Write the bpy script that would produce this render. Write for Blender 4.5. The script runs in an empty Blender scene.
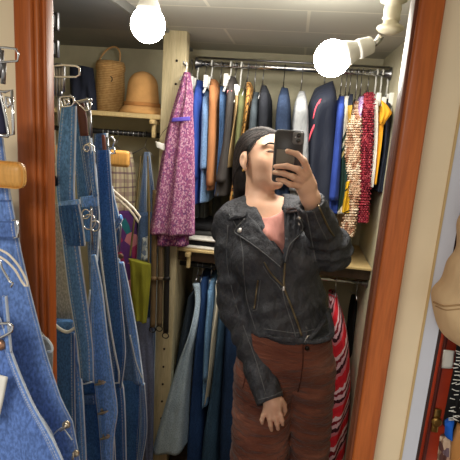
import bpy, bmesh, math, random
import numpy as np
from mathutils import Vector, Matrix
from mathutils.bvhtree import BVHTree
random.seed(4)
SC = bpy.context.scene
COL = SC.collection
PI = math.pi

# ---------------------------------------------------------------- camera
FPX = 460.0
_D = np.array([-152., 2104., 460.]); _D /= np.linalg.norm(_D)            # world down, in camera axes
_N = np.array([67., -95.7, 460.]); _N -= _D * (_N @ _D); _N /= np.linalg.norm(_N)   # world +Y
_X = np.cross(_D, _N)                                                     # world +X
CAM = np.array([0., 0., 1.58])
cd = bpy.data.cameras.new('camera'); cam = bpy.data.objects.new('camera', cd); COL.objects.link(cam)
cd.sensor_width = 36; cd.lens = 36; cd.clip_start = .02
Rm = Matrix(((_X[0], -_X[1], -_X[2]), (_N[0], -_N[1], -_N[2]), (-_D[0], _D[1], _D[2])))
cam.matrix_world = Matrix.Translation(CAM) @ Rm.to_4x4()
SC.camera = cam

# ---------------------------------------------------------------- world, light, exposure
w = bpy.data.worlds.new('room_air'); SC.world = w; w.use_nodes = True
w.node_tree.nodes['Background'].inputs[0].default_value = (1.0, .95, .87, 1)
w.node_tree.nodes['Background'].inputs[1].default_value = .55
SC.view_settings.view_transform = 'Standard'; SC.view_settings.look = 'None'
SC.view_settings.exposure = 0.12; SC.view_settings.gamma = 1; SC.view_settings.use_curve_mapping = False
BULB = 75.0
def fill_lamp(x, y, z, e, size):
    l = bpy.data.lights.new('fill_light', 'AREA'); l.energy = e; l.size = size; l.color = (1, .95, .86)
    o = bpy.data.objects.new('fill_light', l); COL.objects.link(o); o.location = (x, y, z); return o
fill_lamp(-.32, -.5, 1.93, 13, .5)          # soft fill light added above and behind the camera, unseen
fill_lamp(-.1, 1.75, 1.95, 11, .6)            # second fill added inside the mirrored room to brighten its back bay

def at(px, py, Y):
    r = ((px - 230.) / FPX, (py - 230.) / FPX, 1.)
    d = np.array([r[0]*_X[0]+r[1]*_X[1]+r[2]*_X[2], r[0]*_N[0]+r[1]*_N[1]+r[2]*_N[2], -(r[0]*_D[0]+r[1]*_D[1]+r[2]*_D[2])])
    return CAM + d * (Y / d[1])
def V(px, py, Y): return Vector(at(px, py, Y))
def ray(px, py):
    return (V(px, py, 1.) - Vector(CAM)).normalized()

# ---------------------------------------------------------------- materials
def lin(c):
    return tuple(((v/255.)/12.92 if v/255. <= .04045 else ((v/255.+.055)/1.055)**2.4) for v in c)
class NT:
    def __init__(s, name):
        s.m = bpy.data.materials.new(name); s.m.use_nodes = True; s.t = s.m.node_tree
        s.b = s.t.nodes['Principled BSDF']
    def n(s, kind, **kw):
        x = s.t.nodes.new(kind)
        for k, v in kw.items():
            if k.startswith('i_'):
                key = k[2:]; key = int(key) if key.isdigit() else key.replace('_', ' ')
                x.inputs[key].default_value = v
            else: setattr(x, k, v)
        return x
    def l(s, a, b): s.t.links.new(a, b)
    def coord(s, kind, scale=(1, 1, 1)):
        c = s.n('ShaderNodeTexCoord'); mp = s.n('ShaderNodeMapping'); mp.inputs['Scale'].default_value = scale
        s.l(c.outputs[kind], mp.inputs['Vector']); return mp.outputs[0]
    def ramp(s, fac, stops, interp='LINEAR'):
        r = s.n('ShaderNodeValToRGB'); r.color_ramp.interpolation = interp
        e = r.color_ramp.elements
        while len(e) < len(stops): e.new(.5)
        for k, (p, c) in enumerate(stops): e[k].position = p; e[k].color = (*c, 1)
        s.l(fac, r.inputs[0]); return r.outputs[0]
    def mix(s, fac, a, b, blend='MIX'):
        m = s.n('ShaderNodeMix', data_type='RGBA', blend_type=blend)
        if isinstance(fac, (int, float)): m.inputs[0].default_value = fac
        else: s.l(fac, m.inputs[0])
        for i, v in ((6, a), (7, b)):
            if isinstance(v, tuple): m.inputs[i].default_value = (*v, 1)
            else: s.l(v, m.inputs[i])
        return m.outputs[2]
    def math(s, op, a, b=None):
        m = s.n('ShaderNodeMath', operation=op)
        for i, v in ((0, a), (1, b)):
            if v is None: continue
            if isinstance(v, (int, float)): m.inputs[i].default_value = v
            else: s.l(v, m.inputs[i])
        return m.outputs[0]
    def bump(s, h, strength=.3, dist=.01):
        b = s.n('ShaderNodeBump'); b.inputs['Strength'].default_value = strength; b.inputs['Distance'].default_value = dist
        s.l(h, b.inputs['Height']); s.l(b.outputs[0], s.b.inputs['Normal'])
    def out(s, col, rough=.8, metal=0, spec=.3):
        if isinstance(col, tuple): s.b.inputs['Base Color'].default_value = (*col, 1)
        else: s.l(col, s.b.inputs['Base Color'])
        s.b.inputs['Roughness'].default_value = rough; s.b.inputs['Metallic'].default_value = metal
        s.b.inputs['Specular IOR Level'].default_value = spec
        return s.m
def mul(c, k): return tuple(min(1, v*k) for v in c)

def fabric(name, rgb, var=.25, scale=25, stretch=(1, 1, .35), rough=.85, bump=.5, spec=.2):
    t = NT(name); c = lin(rgb)
    n = t.n('ShaderNodeTexNoise', i_Scale=scale, i_Detail=5.0); t.l(t.coord('Object', stretch), n.inputs['Vector'])
    col = t.ramp(n.outputs[0], [(.3, mul(c, 1-var)), (.7, mul(c, 1+var))])
    n2 = t.n('ShaderNodeTexNoise', i_Scale=14.0, i_Detail=3.0); t.l(t.coord('Object', (1.3, 1, .5)), n2.inputs['Vector'])
    t.bump(n2.outputs[0], bump, .02)
    return t.out(col, rough, 0, spec)
def denim(name, rgb, fade=1.7, edge=True, dark=.7, stitch=(205, 200, 185), sc=1.):
    t = NT(name); c = lin(rgb)
    oc = t.coord('Object', (1, 1, .3))
    n = t.n('ShaderNodeTexNoise', i_Scale=9.0, i_Detail=6.0, i_Roughness=.65); t.l(oc, n.inputs['Vector'])
    col = t.ramp(n.outputs[0], [(.28, mul(c, dark)), (.5, c), (.75, mul(c, fade))])
    fine = t.n('ShaderNodeTexNoise', i_Scale=300.0, i_Detail=3.0); t.l(t.coord('Object', (1, 1, .55)), fine.inputs['Vector'])
    f2 = t.ramp(fine.outputs[0], [(.36, (.74,)*3), (.64, (1.26,)*3)])
    col = t.mix(1.0, col, f2, 'MULTIPLY')
    if edge:
        uv = t.n('ShaderNodeUVMap', uv_map='edge'); sp = t.n('ShaderNodeSeparateXYZ'); t.l(uv.outputs[0], sp.inputs[0])
        d = sp.outputs[0]                               # metres from the side edge; the other axis runs down the cloth
        worn = t.math('LESS_THAN', d, .0024*sc)
        band = t.math('LESS_THAN', d, .010*sc)
        row = t.math('LESS_THAN', t.math('ABSOLUTE', t.math('SUBTRACT', d, .0075*sc)), .0009*sc)
        dash = t.math('GREATER_THAN', t.math('FRACT', t.math('MULTIPLY', sp.outputs[1], 160./sc)), .3)
        col = t.mix(t.math('MULTIPLY', band, .15), col, mul(c, 1.8))
        col = t.mix(t.math('MULTIPLY', worn, .75), col, lin((205, 212, 214)))
        col = t.mix(t.math('MULTIPLY', t.math('MULTIPLY', row, dash), .45), col, lin(stitch))
    n2 = t.n('ShaderNodeTexNoise', i_Scale=22.0, i_Detail=4.0); t.l(t.coord('Object', (1, 1, .45)), n2.inputs['Vector'])
    t.bump(n2.outputs[0], .55, .012)
    return t.out(col, .9, 0, .15)
def plain(name, rgb, rough=.5, metal=0, spec=.4, var=0):
    t = NT(name); c = lin(rgb)
    n = t.n('ShaderNodeTexNoise', i_Scale=18.0, i_Detail=4.0); t.l(t.coord('Object'), n.inputs['Vector'])
    col = t.ramp(n.outputs[0], [(.3, mul(c, 1-(var or .06))), (.7, mul(c, 1+(var or .06)))])
    return t.out(col, rough, metal, spec)
def wood(name, rgb, rgb2, scale=6, stretch=(9, 9, .6), rough=.35, spec=.4):
    t = NT(name)
    n = t.n('ShaderNodeTexNoise', i_Scale=float(scale), i_Detail=7.0, i_Roughness=.6, i_Distortion=.3); t.l(t.coord('Object', stretch), n.inputs['Vector'])
    col = t.ramp(n.outputs[0], [(.3, lin(rgb2)), (.65, lin(rgb))])
    g = t.n('ShaderNodeTexNoise', i_Scale=60.0, i_Detail=3.0); t.l(t.coord('Object', (6, 6, .4)), g.inputs['Vector'])
    col = t.mix(.5, col, t.ramp(g.outputs[0], [(.35, (.7,)*3), (.6, (1.05,)*3)]), 'MULTIPLY')
    t.bump(g.outputs[0], .08, .002)
    return t.out(col, rough, 0, spec)
def speckle(name, base, spots, scale, rough=.85):
    t = NT(name)
    v = t.n('ShaderNodeTexVoronoi', i_Scale=float(scale)); t.l(t.coord('Object', (1, 1, .7)), v.inputs['Vector'])
    stops = [(0, lin(base))]
    for i, s in enumerate(spots): stops.append(((i+1.)/(len(spots)+1), lin(s)))
    sep = t.n('ShaderNodeSeparateColor'); t.l(v.outputs['Color'], sep.inputs[0])
    col = t.ramp(sep.outputs[0], stops, 'CONSTANT')
    n2 = t.n('ShaderNodeTexNoise', i_Scale=12.0); t.l(t.coord('Object', (1, 1, .4)), n2.inputs['Vector']); t.bump(n2.outputs[0], .5, .02)
    return t.out(col, rough, 0, .2)
def leopard(name):
    t = NT(name)
    v = t.n('ShaderNodeTexVoronoi', i_Scale=70.0); t.l(t.coord('Object', (1, 1, .8)), v.inputs['Vector'])
    col = t.ramp(v.outputs['Distance'], [(0, lin((120, 70, 30))), (.22, lin((35, 22, 15))), (.42, lin((190, 140, 75)))], 'CONSTANT')
    return t.out(col, .8)
def plaid(name, base, a, b, n1, n2):
    t = NT(name); uv = t.n('ShaderNodeUVMap'); sp = t.n('ShaderNodeSeparateXYZ'); t.l(uv.outputs[0], sp.inputs[0])
    def line(axis, n, off, wd):
        return t.math('LESS_THAN', t.math('FRACT', t.math('ADD', t.math('MULTIPLY', sp.outputs[axis], float(n)), off)), wd)
    col = lin(base)
    col = t.mix(t.math('MULTIPLY', line(0, n1, 0, .3), .55), col, lin(a))
    col = t.mix(t.math('MULTIPLY', line(1, n2, 0, .3), .55), col, lin(a))
    col = t.mix(t.math('MULTIPLY', line(0, n1, .4, .12), .7), col, lin(b))
    col = t.mix(t.math('MULTIPLY', line(1, n2, .4, .12), .7), col, lin(b))
    return t.out(col, .85, 0, .2)
def bands(name, cols, n, axis=1, tilt=0., jitter=.0):
    """stripes along UV"""
    t = NT(name); uv = t.n('ShaderNodeUVMap'); sp = t.n('ShaderNodeSeparateXYZ'); t.l(uv.outputs[0], sp.inputs[0])
    v = t.math('ADD', t.math('MULTIPLY', sp.outputs[axis], float(n)), t.math('MULTIPLY', sp.outputs[1-axis], tilt))
    if jitter:
        no = t.n('ShaderNodeTexNoise', i_Scale=30.0, i_Detail=4.0); t.l(t.coord('Object'), no.inputs['Vector'])
        v = t.math('ADD', v, t.math('MULTIPLY', no.outputs[0], jitter))
    v = t.math('FRACT', v)
    col = t.ramp(v, [(i/len(cols), lin(c)) for i, c in enumerate(cols)], 'CONSTANT')
    return t.out(col, .85, 0, .2)
def emit(name, col, s):
    t = NT(name); t.b.inputs['Emission Color'].default_value = (*col, 1); t.b.inputs['Emission Strength'].default_value = s
    return t.out((.9, .9, .9), .4)

# ---------------------------------------------------------------- mesh helpers
def obj(name, verts, faces, mats, parent=None, smooth=True, uvs=None, fmat=None):
    me = bpy.data.meshes.new(name)
    me.from_pydata([tuple(v) for v in verts], [], [tuple(f) for f in faces]); me.update()
    for m in (mats if isinstance(mats, (list, tuple)) else [mats]): me.materials.append(m)
    if smooth: me.polygons.foreach_set('use_smooth', [True]*len(me.polygons))
    if fmat is not None: me.polygons.foreach_set('material_index', list(fmat))
    if uvs is not None:
        ul = me.uv_layers.new(name='UVMap')
        idx = np.empty(len(me.loops), dtype=np.int32); me.loops.foreach_get('vertex_index', idx)
        ul.data.foreach_set('uv', np.asarray(uvs, dtype=np.float32)[idx].ravel())
    o = bpy.data.objects.new(name, me); COL.objects.link(o)
    bm = bmesh.new(); bm.from_mesh(me); bmesh.ops.recalc_face_normals(bm, faces=bm.faces[:]); bm.to_mesh(me); bm.free()
    if parent is not None: o.parent = parent; o.matrix_parent_inverse = parent.matrix_basis.inverted()
    return o
def tag(o, label=None, cat=None, group=None, kind=None):
    if label: o['label'] = label
    if cat: o['category'] = cat
    if group: o['group'] = group
    if kind: o['kind'] = kind
    return o
def recenter(o):
    """put a mesh's origin at its lowest middle point so that it can be moved as one thing"""
    vs = np.array([v.co for v in o.data.vertices]); c = Vector(((vs[:, 0].min()+vs[:, 0].max())/2, (vs[:, 1].min()+vs[:, 1].max())/2, vs[:, 2].min()))
    return c
def empty(name, loc, label, cat, group=None):
    o = bpy.data.objects.new(name, None); COL.objects.link(o); o.location = loc; o.empty_display_size = .05
    return tag(o, label, cat, group)
class MB:
    def __init__(s): s.v = []; s.f = []; s.uv = []
    def add(s, v, f, uv=None):
        o = len(s.v); s.v += [tuple(x) for x in v]; s.f += [tuple(i+o for i in q) for q in f]
        s.uv += list(uv) if uv is not None else [(0.5, 0.5)]*len(v); return s
    def box(s, x0, x1, y0, y1, z0, z1, bev=0.0, M=None):
        bm = bmesh.new(); bmesh.ops.create_cube(bm, size=1)
        for v in bm.verts: v.co = Vector(((x0+x1)/2+v.co.x*(x1-x0), (y0+y1)/2+v.co.y*(y1-y0), (z0+z1)/2+v.co.z*(z1-z0)))
        if bev: bmesh.ops.bevel(bm, geom=bm.edges[:], offset=bev, segments=3, affect='EDGES', profile=.5)
        if M is not None: bmesh.ops.transform(bm, matrix=M, verts=bm.verts)
        bm.verts.index_update()
        s.add([v.co[:] for v in bm.verts], [[v.index for v in f.verts] for f in bm.faces]); bm.free(); return s
    def tube(s, pts, r, n=8, cap=True, closed=False, flat=1.0):
        P = [Vector(p) for p in pts]; k = len(P)
        R = r if isinstance(r, (list, tuple)) else [r]*k
        T = [((P[(i+1) % k] - P[i-1]) if closed else (P[min(i+1, k-1)] - P[max(i-1, 0)])).normalized() for i in range(k)]
        up = Vector((0, 0, 1)) if abs(T[0].z) < .9 else Vector((0, 1, 0))
        a = T[0].cross(up).normalized(); vs = []; fs = []
        for i in range(k):
            a = (a - T[i]*a.dot(T[i])).normalized(); b = T[i].cross(a)
            for j in range(n):
                t = 2*PI*j/n; vs.append(P[i] + a*math.cos(t)*R[i] + b*math.sin(t)*R[i]*flat)
        for i in range(k if closed else k-1):
            for j in range(n):
                i2 = (i+1) % k
                fs.append((i*n+j, i*n+(j+1) % n, i2*n+(j+1) % n, i2*n+j))
        if cap and not closed: fs += [tuple(range(n))[::-1], tuple((k-1)*n+j for j in range(n))]
        uv = [(j/n, i/max(1, k-1)) for i in range(k) for j in range(n)]
        return s.add(vs, fs, uv)
    def lathe(s, prof, origin, axis=(0, 0, 1), n=28):
        ax = Vector(axis).normalized(); up = Vector((0, 1, 0)) if abs(ax.y) < .9 else Vector((1, 0, 0))
        a = ax.cross(up).normalized(); b = ax.cross(a); o = Vector(origin); vs = []; fs = []
        for r, h in prof:
            for j in range(n):
                t = 2*PI*j/n; vs.append(o + ax*h + a*math.cos(t)*max(r, 1e-5) + b*math.sin(t)*max(r, 1e-5))
        for i in range(len(prof)-1):
            for j in range(n): fs.append((i*n+j, i*n+(j+1) % n, (i+1)*n+(j+1) % n, (i+1)*n+j))
        fs += [tuple(range(n))[::-1], tuple((len(prof)-1)*n+j for j in range(n))]
        return s.add(vs, fs)
    def build(s, name, mat, parent=None, smooth=True):
        return obj(name, s.v, s.f, mat, parent, smooth, s.uv)
def flatshade(o, ang=35):
    o.data.polygons.foreach_set('use_smooth', [False]*len(o.data.polygons)); return o
def spline(pts, n):
    """Catmull-Rom through points of any dimension"""
    P = np.array(pts, float)
    if len(P) == 2: return [tuple(P[0]+(P[1]-P[0])*i/(n-1)) for i in range(n)]
    d = np.r_[0, np.cumsum(np.linalg.norm(np.diff(P[:, :2] if P.shape[1] > 2 else P, axis=0), axis=1))]; d /= d[-1]
    out = []
    for t in np.linspace(0, 1, n):
        i = min(max(np.searchsorted(d, t)-1, 0), len(P)-2); u = (t-d[i])/max(1e-9, d[i+1]-d[i])
        p0 = P[max(i-1, 0)]; p1 = P[i]; p2 = P[i+1]; p3 = P[min(i+2, len(P)-1)]
        m1 = (p2-p0)/2*.8; m2 = (p3-p1)/2*.8
        out.append(tuple((2*u**3-3*u**2+1)*p1+(u**3-2*u**2+u)*m1+(-2*u**3+3*u**2)*p2+(u**3-u**2)*m2))
    return out

def cloth(name, L, R, Y, mat, th=.012, folds=(3, .006), rows=30, cols=14, parent=None, depth=None, seed=0, top=.0):
    """a hanging piece of cloth with a front, a back and a thickness: L and R are its side edges from the top down, standing at distance Y (number, or one per edge point)"""
    def edge(E):
        pts = [(p[0], p[1], p[2] if len(p) > 2 else Y) for p in E]
        return [at(*q) for q in spline(pts, rows)]
    PL, PR = edge(L), edge(R); rnd = random.Random(seed or int(abs(L[0][0]*7+L[-1][0]*13+L[0][1]))); ph = rnd.random()*6
    vs = []; uv = []; ed = []; m = cols
    for side in (-1, 1):
        for i in range(rows):
            v = i/(rows-1)
            for j in range(m+1):
                u = j/m; p = PL[i]+(PR[i]-PL[i])*u
                prof = max(0., 1-(2*u-1)**2)**.5
                hd = (depth(v) if depth else th/2)*prof
                fo = folds[1]*(top+(1-top)*min(1, v*1.6+.15))*(math.sin(2*PI*folds[0]*u+ph+1.7*math.sin(2.3*v+ph))+.45*math.sin(2*PI*folds[0]*2.3*u+2*ph+2*v))*min(1, prof*1.6)
                vs.append((p[0], p[1]+side*hd+fo, p[2])); uv.append((u, v)); ed.append((min(u, 1-u)*float(np.linalg.norm(PR[i]-PL[i])), v*float(np.linalg.norm(PL[-1]-PL[0]))))
    n = rows*(m+1); fs = []
    for i in range(rows-1):
        for j in range(m):
            a = i*(m+1)+j; fs.append((a, a+1, a+m+2, a+m+1)); b = a+n; fs.append((b, b+m+1, b+m+2, b+1))
    for j in range(m):
        fs.append((j, n+j, n+j+1, j+1)); a = (rows-1)*(m+1)+j; fs.append((a, a+1, n+a+1, n+a))
    bm = bmesh.new(); bv = [bm.verts.new(v) for v in vs]
    uvl = bm.loops.layers.uv.new('UVMap'); ue = bm.loops.layers.uv.new('edge')
    for f in fs:
        ff = bm.faces.new([bv[k] for k in f]); ff.smooth = True
        for lp, k in zip(ff.loops, f): lp[uvl].uv = uv[k]; lp[ue].uv = ed[k]
    bmesh.ops.remove_doubles(bm, verts=bm.verts[:], dist=1e-5)
    bmesh.ops.recalc_face_normals(bm, faces=bm.faces[:])
    me = bpy.data.meshes.new(name); bm.to_mesh(me); bm.free(); me.materials.append(mat)
    o = bpy.data.objects.new(name, me); COL.objects.link(o)
    if parent is not None: o.parent = parent; o.matrix_parent_inverse = parent.matrix_basis.inverted()
    return o

# ---------------------------------------------------------------- smooth solids (distance fields meshed by surface nets)
class SDF:
    def __init__(s, lo, hi, vox):
        s.lo = np.array(lo, np.float32); s.vox = vox
        s.n = np.ceil((np.array(hi)-np.array(lo))/vox).astype(int)+1
        s.f = np.full(s.n, 1., np.float32)
    def _sub(s, lo, hi):
        a = np.clip(np.floor((lo-s.lo)/s.vox).astype(int), 0, s.n-1); b = np.clip(np.ceil((hi-s.lo)/s.vox).astype(int)+1, 1, s.n)
        sl = tuple(slice(a[i], max(a[i]+1, b[i])) for i in range(3))
        ax = [s.lo[i]+s.vox*np.arange(sl[i].start, sl[i].stop, dtype=np.float32) for i in range(3)]
        return sl, np.meshgrid(*ax, indexing='ij', sparse=True)
    def _put(s, sl, d, k, sub=False):
        f = s.f[sl]
        if sub:
            d = -d; h = np.clip(.5-.5*(f-d)/k, 0, 1); s.f[sl] = f*(1-h)+d*h+k*h*(1-h)
        else:
            h = np.clip(.5+.5*(f-d)/k, 0, 1); s.f[sl] = f*(1-h)+d*h-k*h*(1-h)
    def cap(s, a, b, ra, rb, k=.02, sub=False):
        a = np.array(a, np.float32); b = np.array(b, np.float32); m = max(ra, rb)+k*1.5+3*s.vox
        sl, (X, Y, Z) = s._sub(np.minimum(a, b)-m, np.maximum(a, b)+m)
        ba = b-a; q = float(ba@ba)+1e-12
        t = np.clip(((X-a[0])*ba[0]+(Y-a[1])*ba[1]+(Z-a[2])*ba[2])/q, 0, 1)
        d = np.sqrt((X-a[0]-t*ba[0])**2+(Y-a[1]-t*ba[1])**2+(Z-a[2]-t*ba[2])**2)-(ra+(rb-ra)*t)
        s._put(sl, d, k, sub); return s
    def ell(s, c, r, k=.02, sub=False, R=None):
        c = np.array(c, np.float32); r = np.array(r, np.float32); m = float(r.max())+k*1.5+3*s.vox
        sl, (X, Y, Z) = s._sub(c-m, c+m)
        x, y, z = X-c[0], Y-c[1], Z-c[2]
        if R is not None:   # rows of R are the ellipsoid's own axes
            x, y, z = (R[0][0]*x+R[0][1]*y+R[0][2]*z, R[1][0]*x+R[1][1]*y+R[1][2]*z, R[2][0]*x+R[2][1]*y+R[2][2]*z)
        k0 = np.sqrt((x/r[0])**2+(y/r[1])**2+(z/r[2])**2); k1 = np.sqrt((x/r[0]**2)**2+(y/r[1]**2)**2+(z/r[2]**2)**2)
        d = k0*(k0-1)/np.maximum(k1, 1e-6)
        s._put(sl, d.astype(np.float32), k, sub); return s
    def grid(s):
        ax = [s.lo[i]+s.vox*np.arange(s.n[i], dtype=np.float32) for i in range(3)]
        return np.meshgrid(*ax, indexing='ij', sparse=True)
    def mesh(s):
        f = s.f; ins = f < 0; n = s.n
        c = np.zeros(n-1, np.int8)
        offs = [(i, j, k) for i in (0, 1) for j in (0, 1) for k in (0, 1)]
        S = lambda a, o: a[o[0]:n[0]-1+o[0], o[1]:n[1]-1+o[1], o[2]:n[2]-1+o[2]]
        for o in offs: c += S(ins, o)
        cells = np.argwhere((c > 0) & (c < 8)); idx = np.full(n-1, -1, np.int32); idx[tuple(cells.T)] = np.arange(len(cells))
        val = {o: f[cells[:, 0]+o[0], cells[:, 1]+o[1], cells[:, 2]+o[2]] for o in offs}
        acc = np.zeros((len(cells), 3)); cnt = np.zeros(len(cells))
        for o in offs:
            for ax in range(3):
                if o[ax]: continue
                p = list(o); p[ax] = 1; p = tuple(p); a, b = val[o], val[p]
                m = (a < 0) != (b < 0); t = np.where(m, a/np.where(m, a-b, 1), 0)
                q = np.tile(np.array(o, float), (len(cells), 1)); q[:, ax] = t
                acc += q*m[:, None]; cnt += m
        verts = s.lo+s.vox*(cells+acc/cnt[:, None])
        faces = []
        for ax in range(3):
            b1, b2 = [(1, 2), (2, 0), (0, 1)][ax]
            sh = [slice(None)]*3; sh[ax] = slice(0, -1); sh2 = [slice(None)]*3; sh2[ax] = slice(1, None)
            ch = ins[tuple(sh)] != ins[tuple(sh2)]
            e = np.argwhere(ch); e = e[(e[:, b1] > 0) & (e[:, b2] > 0) & (e[:, b1] < n[b1]-1) & (e[:, b2] < n[b2]-1)]
            q = []
            for d1, d2 in ((0, 0), (1, 0), (1, 1), (0, 1)):
                g = e.copy(); g[:, b1] -= d1; g[:, b2] -= d2; q.append(idx[tuple(g.T)])
            q = np.stack(q, 1); flip = ins[tuple(e.T)]
            q[~flip] = q[~flip][:, ::-1]; faces.append(q)
        return verts, np.concatenate(faces)
    def build(s, name, mats, parent=None, matfn=None):
        v, q = s.mesh(); v = v.astype(np.float32)
        me = bpy.data.meshes.new(name); me.vertices.add(len(v)); me.vertices.foreach_set('co', v.ravel())
        me.loops.add(q.size); me.loops.foreach_set('vertex_index', q.ravel().astype(np.int32))
        me.polygons.add(len(q)); me.polygons.foreach_set('loop_start', np.arange(0, q.size, 4, dtype=np.int32))
        me.polygons.foreach_set('use_smooth', np.ones(len(q), bool))
        for m in (mats if isinstance(mats, (list, tuple)) else [mats]): me.materials.append(m)
        if matfn is not None: me.polygons.foreach_set('material_index', matfn(v[q].mean(1)).astype(np.int32))
        me.update(calc_edges=True); me.validate()
        o = bpy.data.objects.new(name, me); COL.objects.link(o)
        if parent is not None: o.parent = parent; o.matrix_parent_inverse = parent.matrix_basis.inverted()
        o['_bvh'] = 0; del o['_bvh']
        return o, BVHTree.FromPolygons([tuple(x) for x in v], [tuple(x) for x in q])

def onto(bvh, px, py, off=0., fallback=1.4):
    h = bvh.ray_cast(Vector(CAM), ray(px, py))
    if h[0] is None: return V(px, py, fallback), Vector((0, -1, 0))
    n = h[1]
    if n.dot(ray(px, py)) > 0: n = -n
    return h[0]+n*off, n
def seam(name, pts, bvh, r, mat, parent, n=16, off=None, label=None, fb=1.36):
    mb = MB(); mb.tube([onto(bvh, x, y, r*.5 if off is None else off, fb)[0] for x, y in spline(pts, n)], r, 6)
    return tag(mb.build(name, mat, parent), label)
def patch(name, L, R, bvh, mat, parent, off=.004, th=.006, rows=14, cols=8, label=None, fb=1.36, lift=None):
    """a piece of cloth lying on a surface: sampled on the surface, lifted off it and given its own thickness"""
    A, B = spline(L, rows), spline(R, rows); F = []; G = []; uv = []
    for i in range(rows):
        for j in range(cols+1):
            u = j/cols; x = A[i][0]+(B[i][0]-A[i][0])*u; y = A[i][1]+(B[i][1]-A[i][1])*u
            e = off+(lift(u, i/(rows-1)) if lift else 0)
            p, nn = onto(bvh, x, y, 0, fb); F.append(p+nn*(e+th)); G.append(p+nn*(e-.004)); uv.append((u, i/(rows-1)))
    # even out jumps in depth
    n = rows*(cols+1)
    for _ in range(2):
        for X in (F, G):
            Y = [p.copy() for p in X]
            for i in range(rows):
                for j in range(cols+1):
                    nb = [Y[a*(cols+1)+b] for a, b in ((i-1, j), (i+1, j), (i, j-1), (i, j+1)) if 0 <= a < rows and 0 <= b <= cols]
                    av = sum((q for q in nb), Vector())/len(nb); p = Y[i*(cols+1)+j]
                    dv = ray(230, 230); d = (av-p).dot(dv); X[i*(cols+1)+j] = p+dv*d*.5
    fs = []
    for i in range(rows-1):
        for j in range(cols):
            a = i*(cols+1)+j; fs.append((a, a+1, a+cols+2, a+cols+1)); b = a+n; fs.append((b, b+cols+1, b+cols+2, b+1))
    for i in range(rows-1):
        a = i*(cols+1); fs.append((a, a+cols+1, n+a+cols+1, n+a)); a += cols; fs.append((a, n+a, n+a+cols+1, a+cols+1))
    for j in range(cols):
        fs.append((j, n+j, n+j+1, j+1)); a = (rows-1)*(cols+1)+j; fs.append((a, a+1, n+a+1, n+a))
    return tag(obj(name, F+G, fs, mat, parent, True, uv+uv), label)

# ---------------------------------------------------------------- shared materials
M = {}
M['frame'] = wood('varnished_orange_wood', (188, 102, 46), (160, 78, 28), 5, (10, 10, .5), .36, .35)
M['frame_dark'] = wood('frame_edge_wood', (120, 62, 30), (85, 40, 18), 5, (10, 10, .5), .35)
M['cream'] = plain('cream_paint', (234, 216, 182), .6, 0, .3, .03)
M['wallbeige'] = plain('beige_wall_board', (186, 180, 154), .75, 0, .2, .05)
M['shelfwood'] = wood('pale_shelf_wood', (214, 190, 138), (192, 164, 112), 4, (.6, 6, 6), .5)
M['postwood'] = wood('pale_post_wood', (200, 186, 150), (182, 166, 128), 4, (8, 8, .6), .5)
M['hole'] = plain('dark_hole', (40, 30, 22), .9)
M['chrome'] = plain('chrome', (205, 205, 205), .18, 1.0)
M['steel'] = plain('brushed_steel', (150, 150, 152), .3, 1.0)
M['darkmetal'] = plain('dark_metal', (52, 50, 48), .35, .9)
M['brass'] = plain('old_brass', (165, 130, 70), .35, .9)
M['whiteplastic'] = plain('white_plastic', (228, 228, 222), .4)
M['ceramic'] = plain('cream_ceramic', (222, 214, 190), .35)
M['hangerwood'] = wood('hanger_beech', (222, 168, 92), (200, 142, 66), 5, (1, 8, 8), .4)
M['black'] = plain('black_plastic', (26, 26, 28), .4)
M['paper'] = plain('white_paper', (235, 232, 224), .8)

# ================================================================ THE ROOM
FLOOR, CEIL, BACK, MIR = -.20, 1.985, 2.56, .62
def slab(name, x0, x1, y0, y1, z0, z1, mat, bev=0., kind='structure', parent=None):
    o = MB().box(x0, x1, y0, y1, z0, z1, bev).build(name, mat, parent, False)
    if kind: o['kind'] = kind
    return o
t = NT('floor_boards'); n_ = t.n('ShaderNodeTexNoise', i_Scale=5.0, i_Detail=6.0); t.l(t.coord('Object', (1, 8, 1)), n_.inputs['Vector'])
M['floor'] = t.out(t.ramp(n_.outputs[0], [(.3, lin((92, 72, 52))), (.7, lin((122, 98, 72)))]), .5)
t = NT('ceiling_boards'); br = t.n('ShaderNodeTexBrick', i_Scale=1.0)
t.l(t.coord('Object'), br.inputs['Vector']); br.offset = .37
for k, v in (('Color1', (*lin((186, 184, 172)), 1)), ('Color2', (*lin((180, 178, 166)), 1)), ('Mortar', (*lin((206, 202, 186)), 1))): br.inputs[k].default_value = v
br.inputs['Mortar Size'].default_value = .006; br.inputs['Brick Width'].default_value = .92; br.inputs['Row Height'].default_value = .335
M['ceiling'] = t.out(br.outputs[0], .8, 0, .15)
t = NT('grey_board'); n_ = t.n('ShaderNodeTexNoise', i_Scale=3.0, i_Detail=5.0); t.l(t.coord('Object'), n_.inputs['Vector'])
M['greyboard'] = t.out(t.ramp(n_.outputs[0], [(.3, lin((98, 101, 104))), (.7, lin((116, 118, 119)))]), .5)

slab('floor', -1.6, 1.3, -1.2, BACK+.1, FLOOR-.05, FLOOR, M['floor'])
slab('ceiling', -1.6, 1.3, -1.2, BACK+.1, CEIL, CEIL+.05, M['ceiling'])
slab('wall_back', -1.55, 1.25, BACK, BACK+.06, FLOOR, CEIL, M['wallbeige'])
slab('wall_left', -1.6, -1.55, MIR+.05, BACK+.06, FLOOR, CEIL, M['wallbeige'])
slab('wall_right', 1.25, 1.3, MIR+.05, BACK+.06, FLOOR, CEIL, M['wallbeige'])
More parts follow.
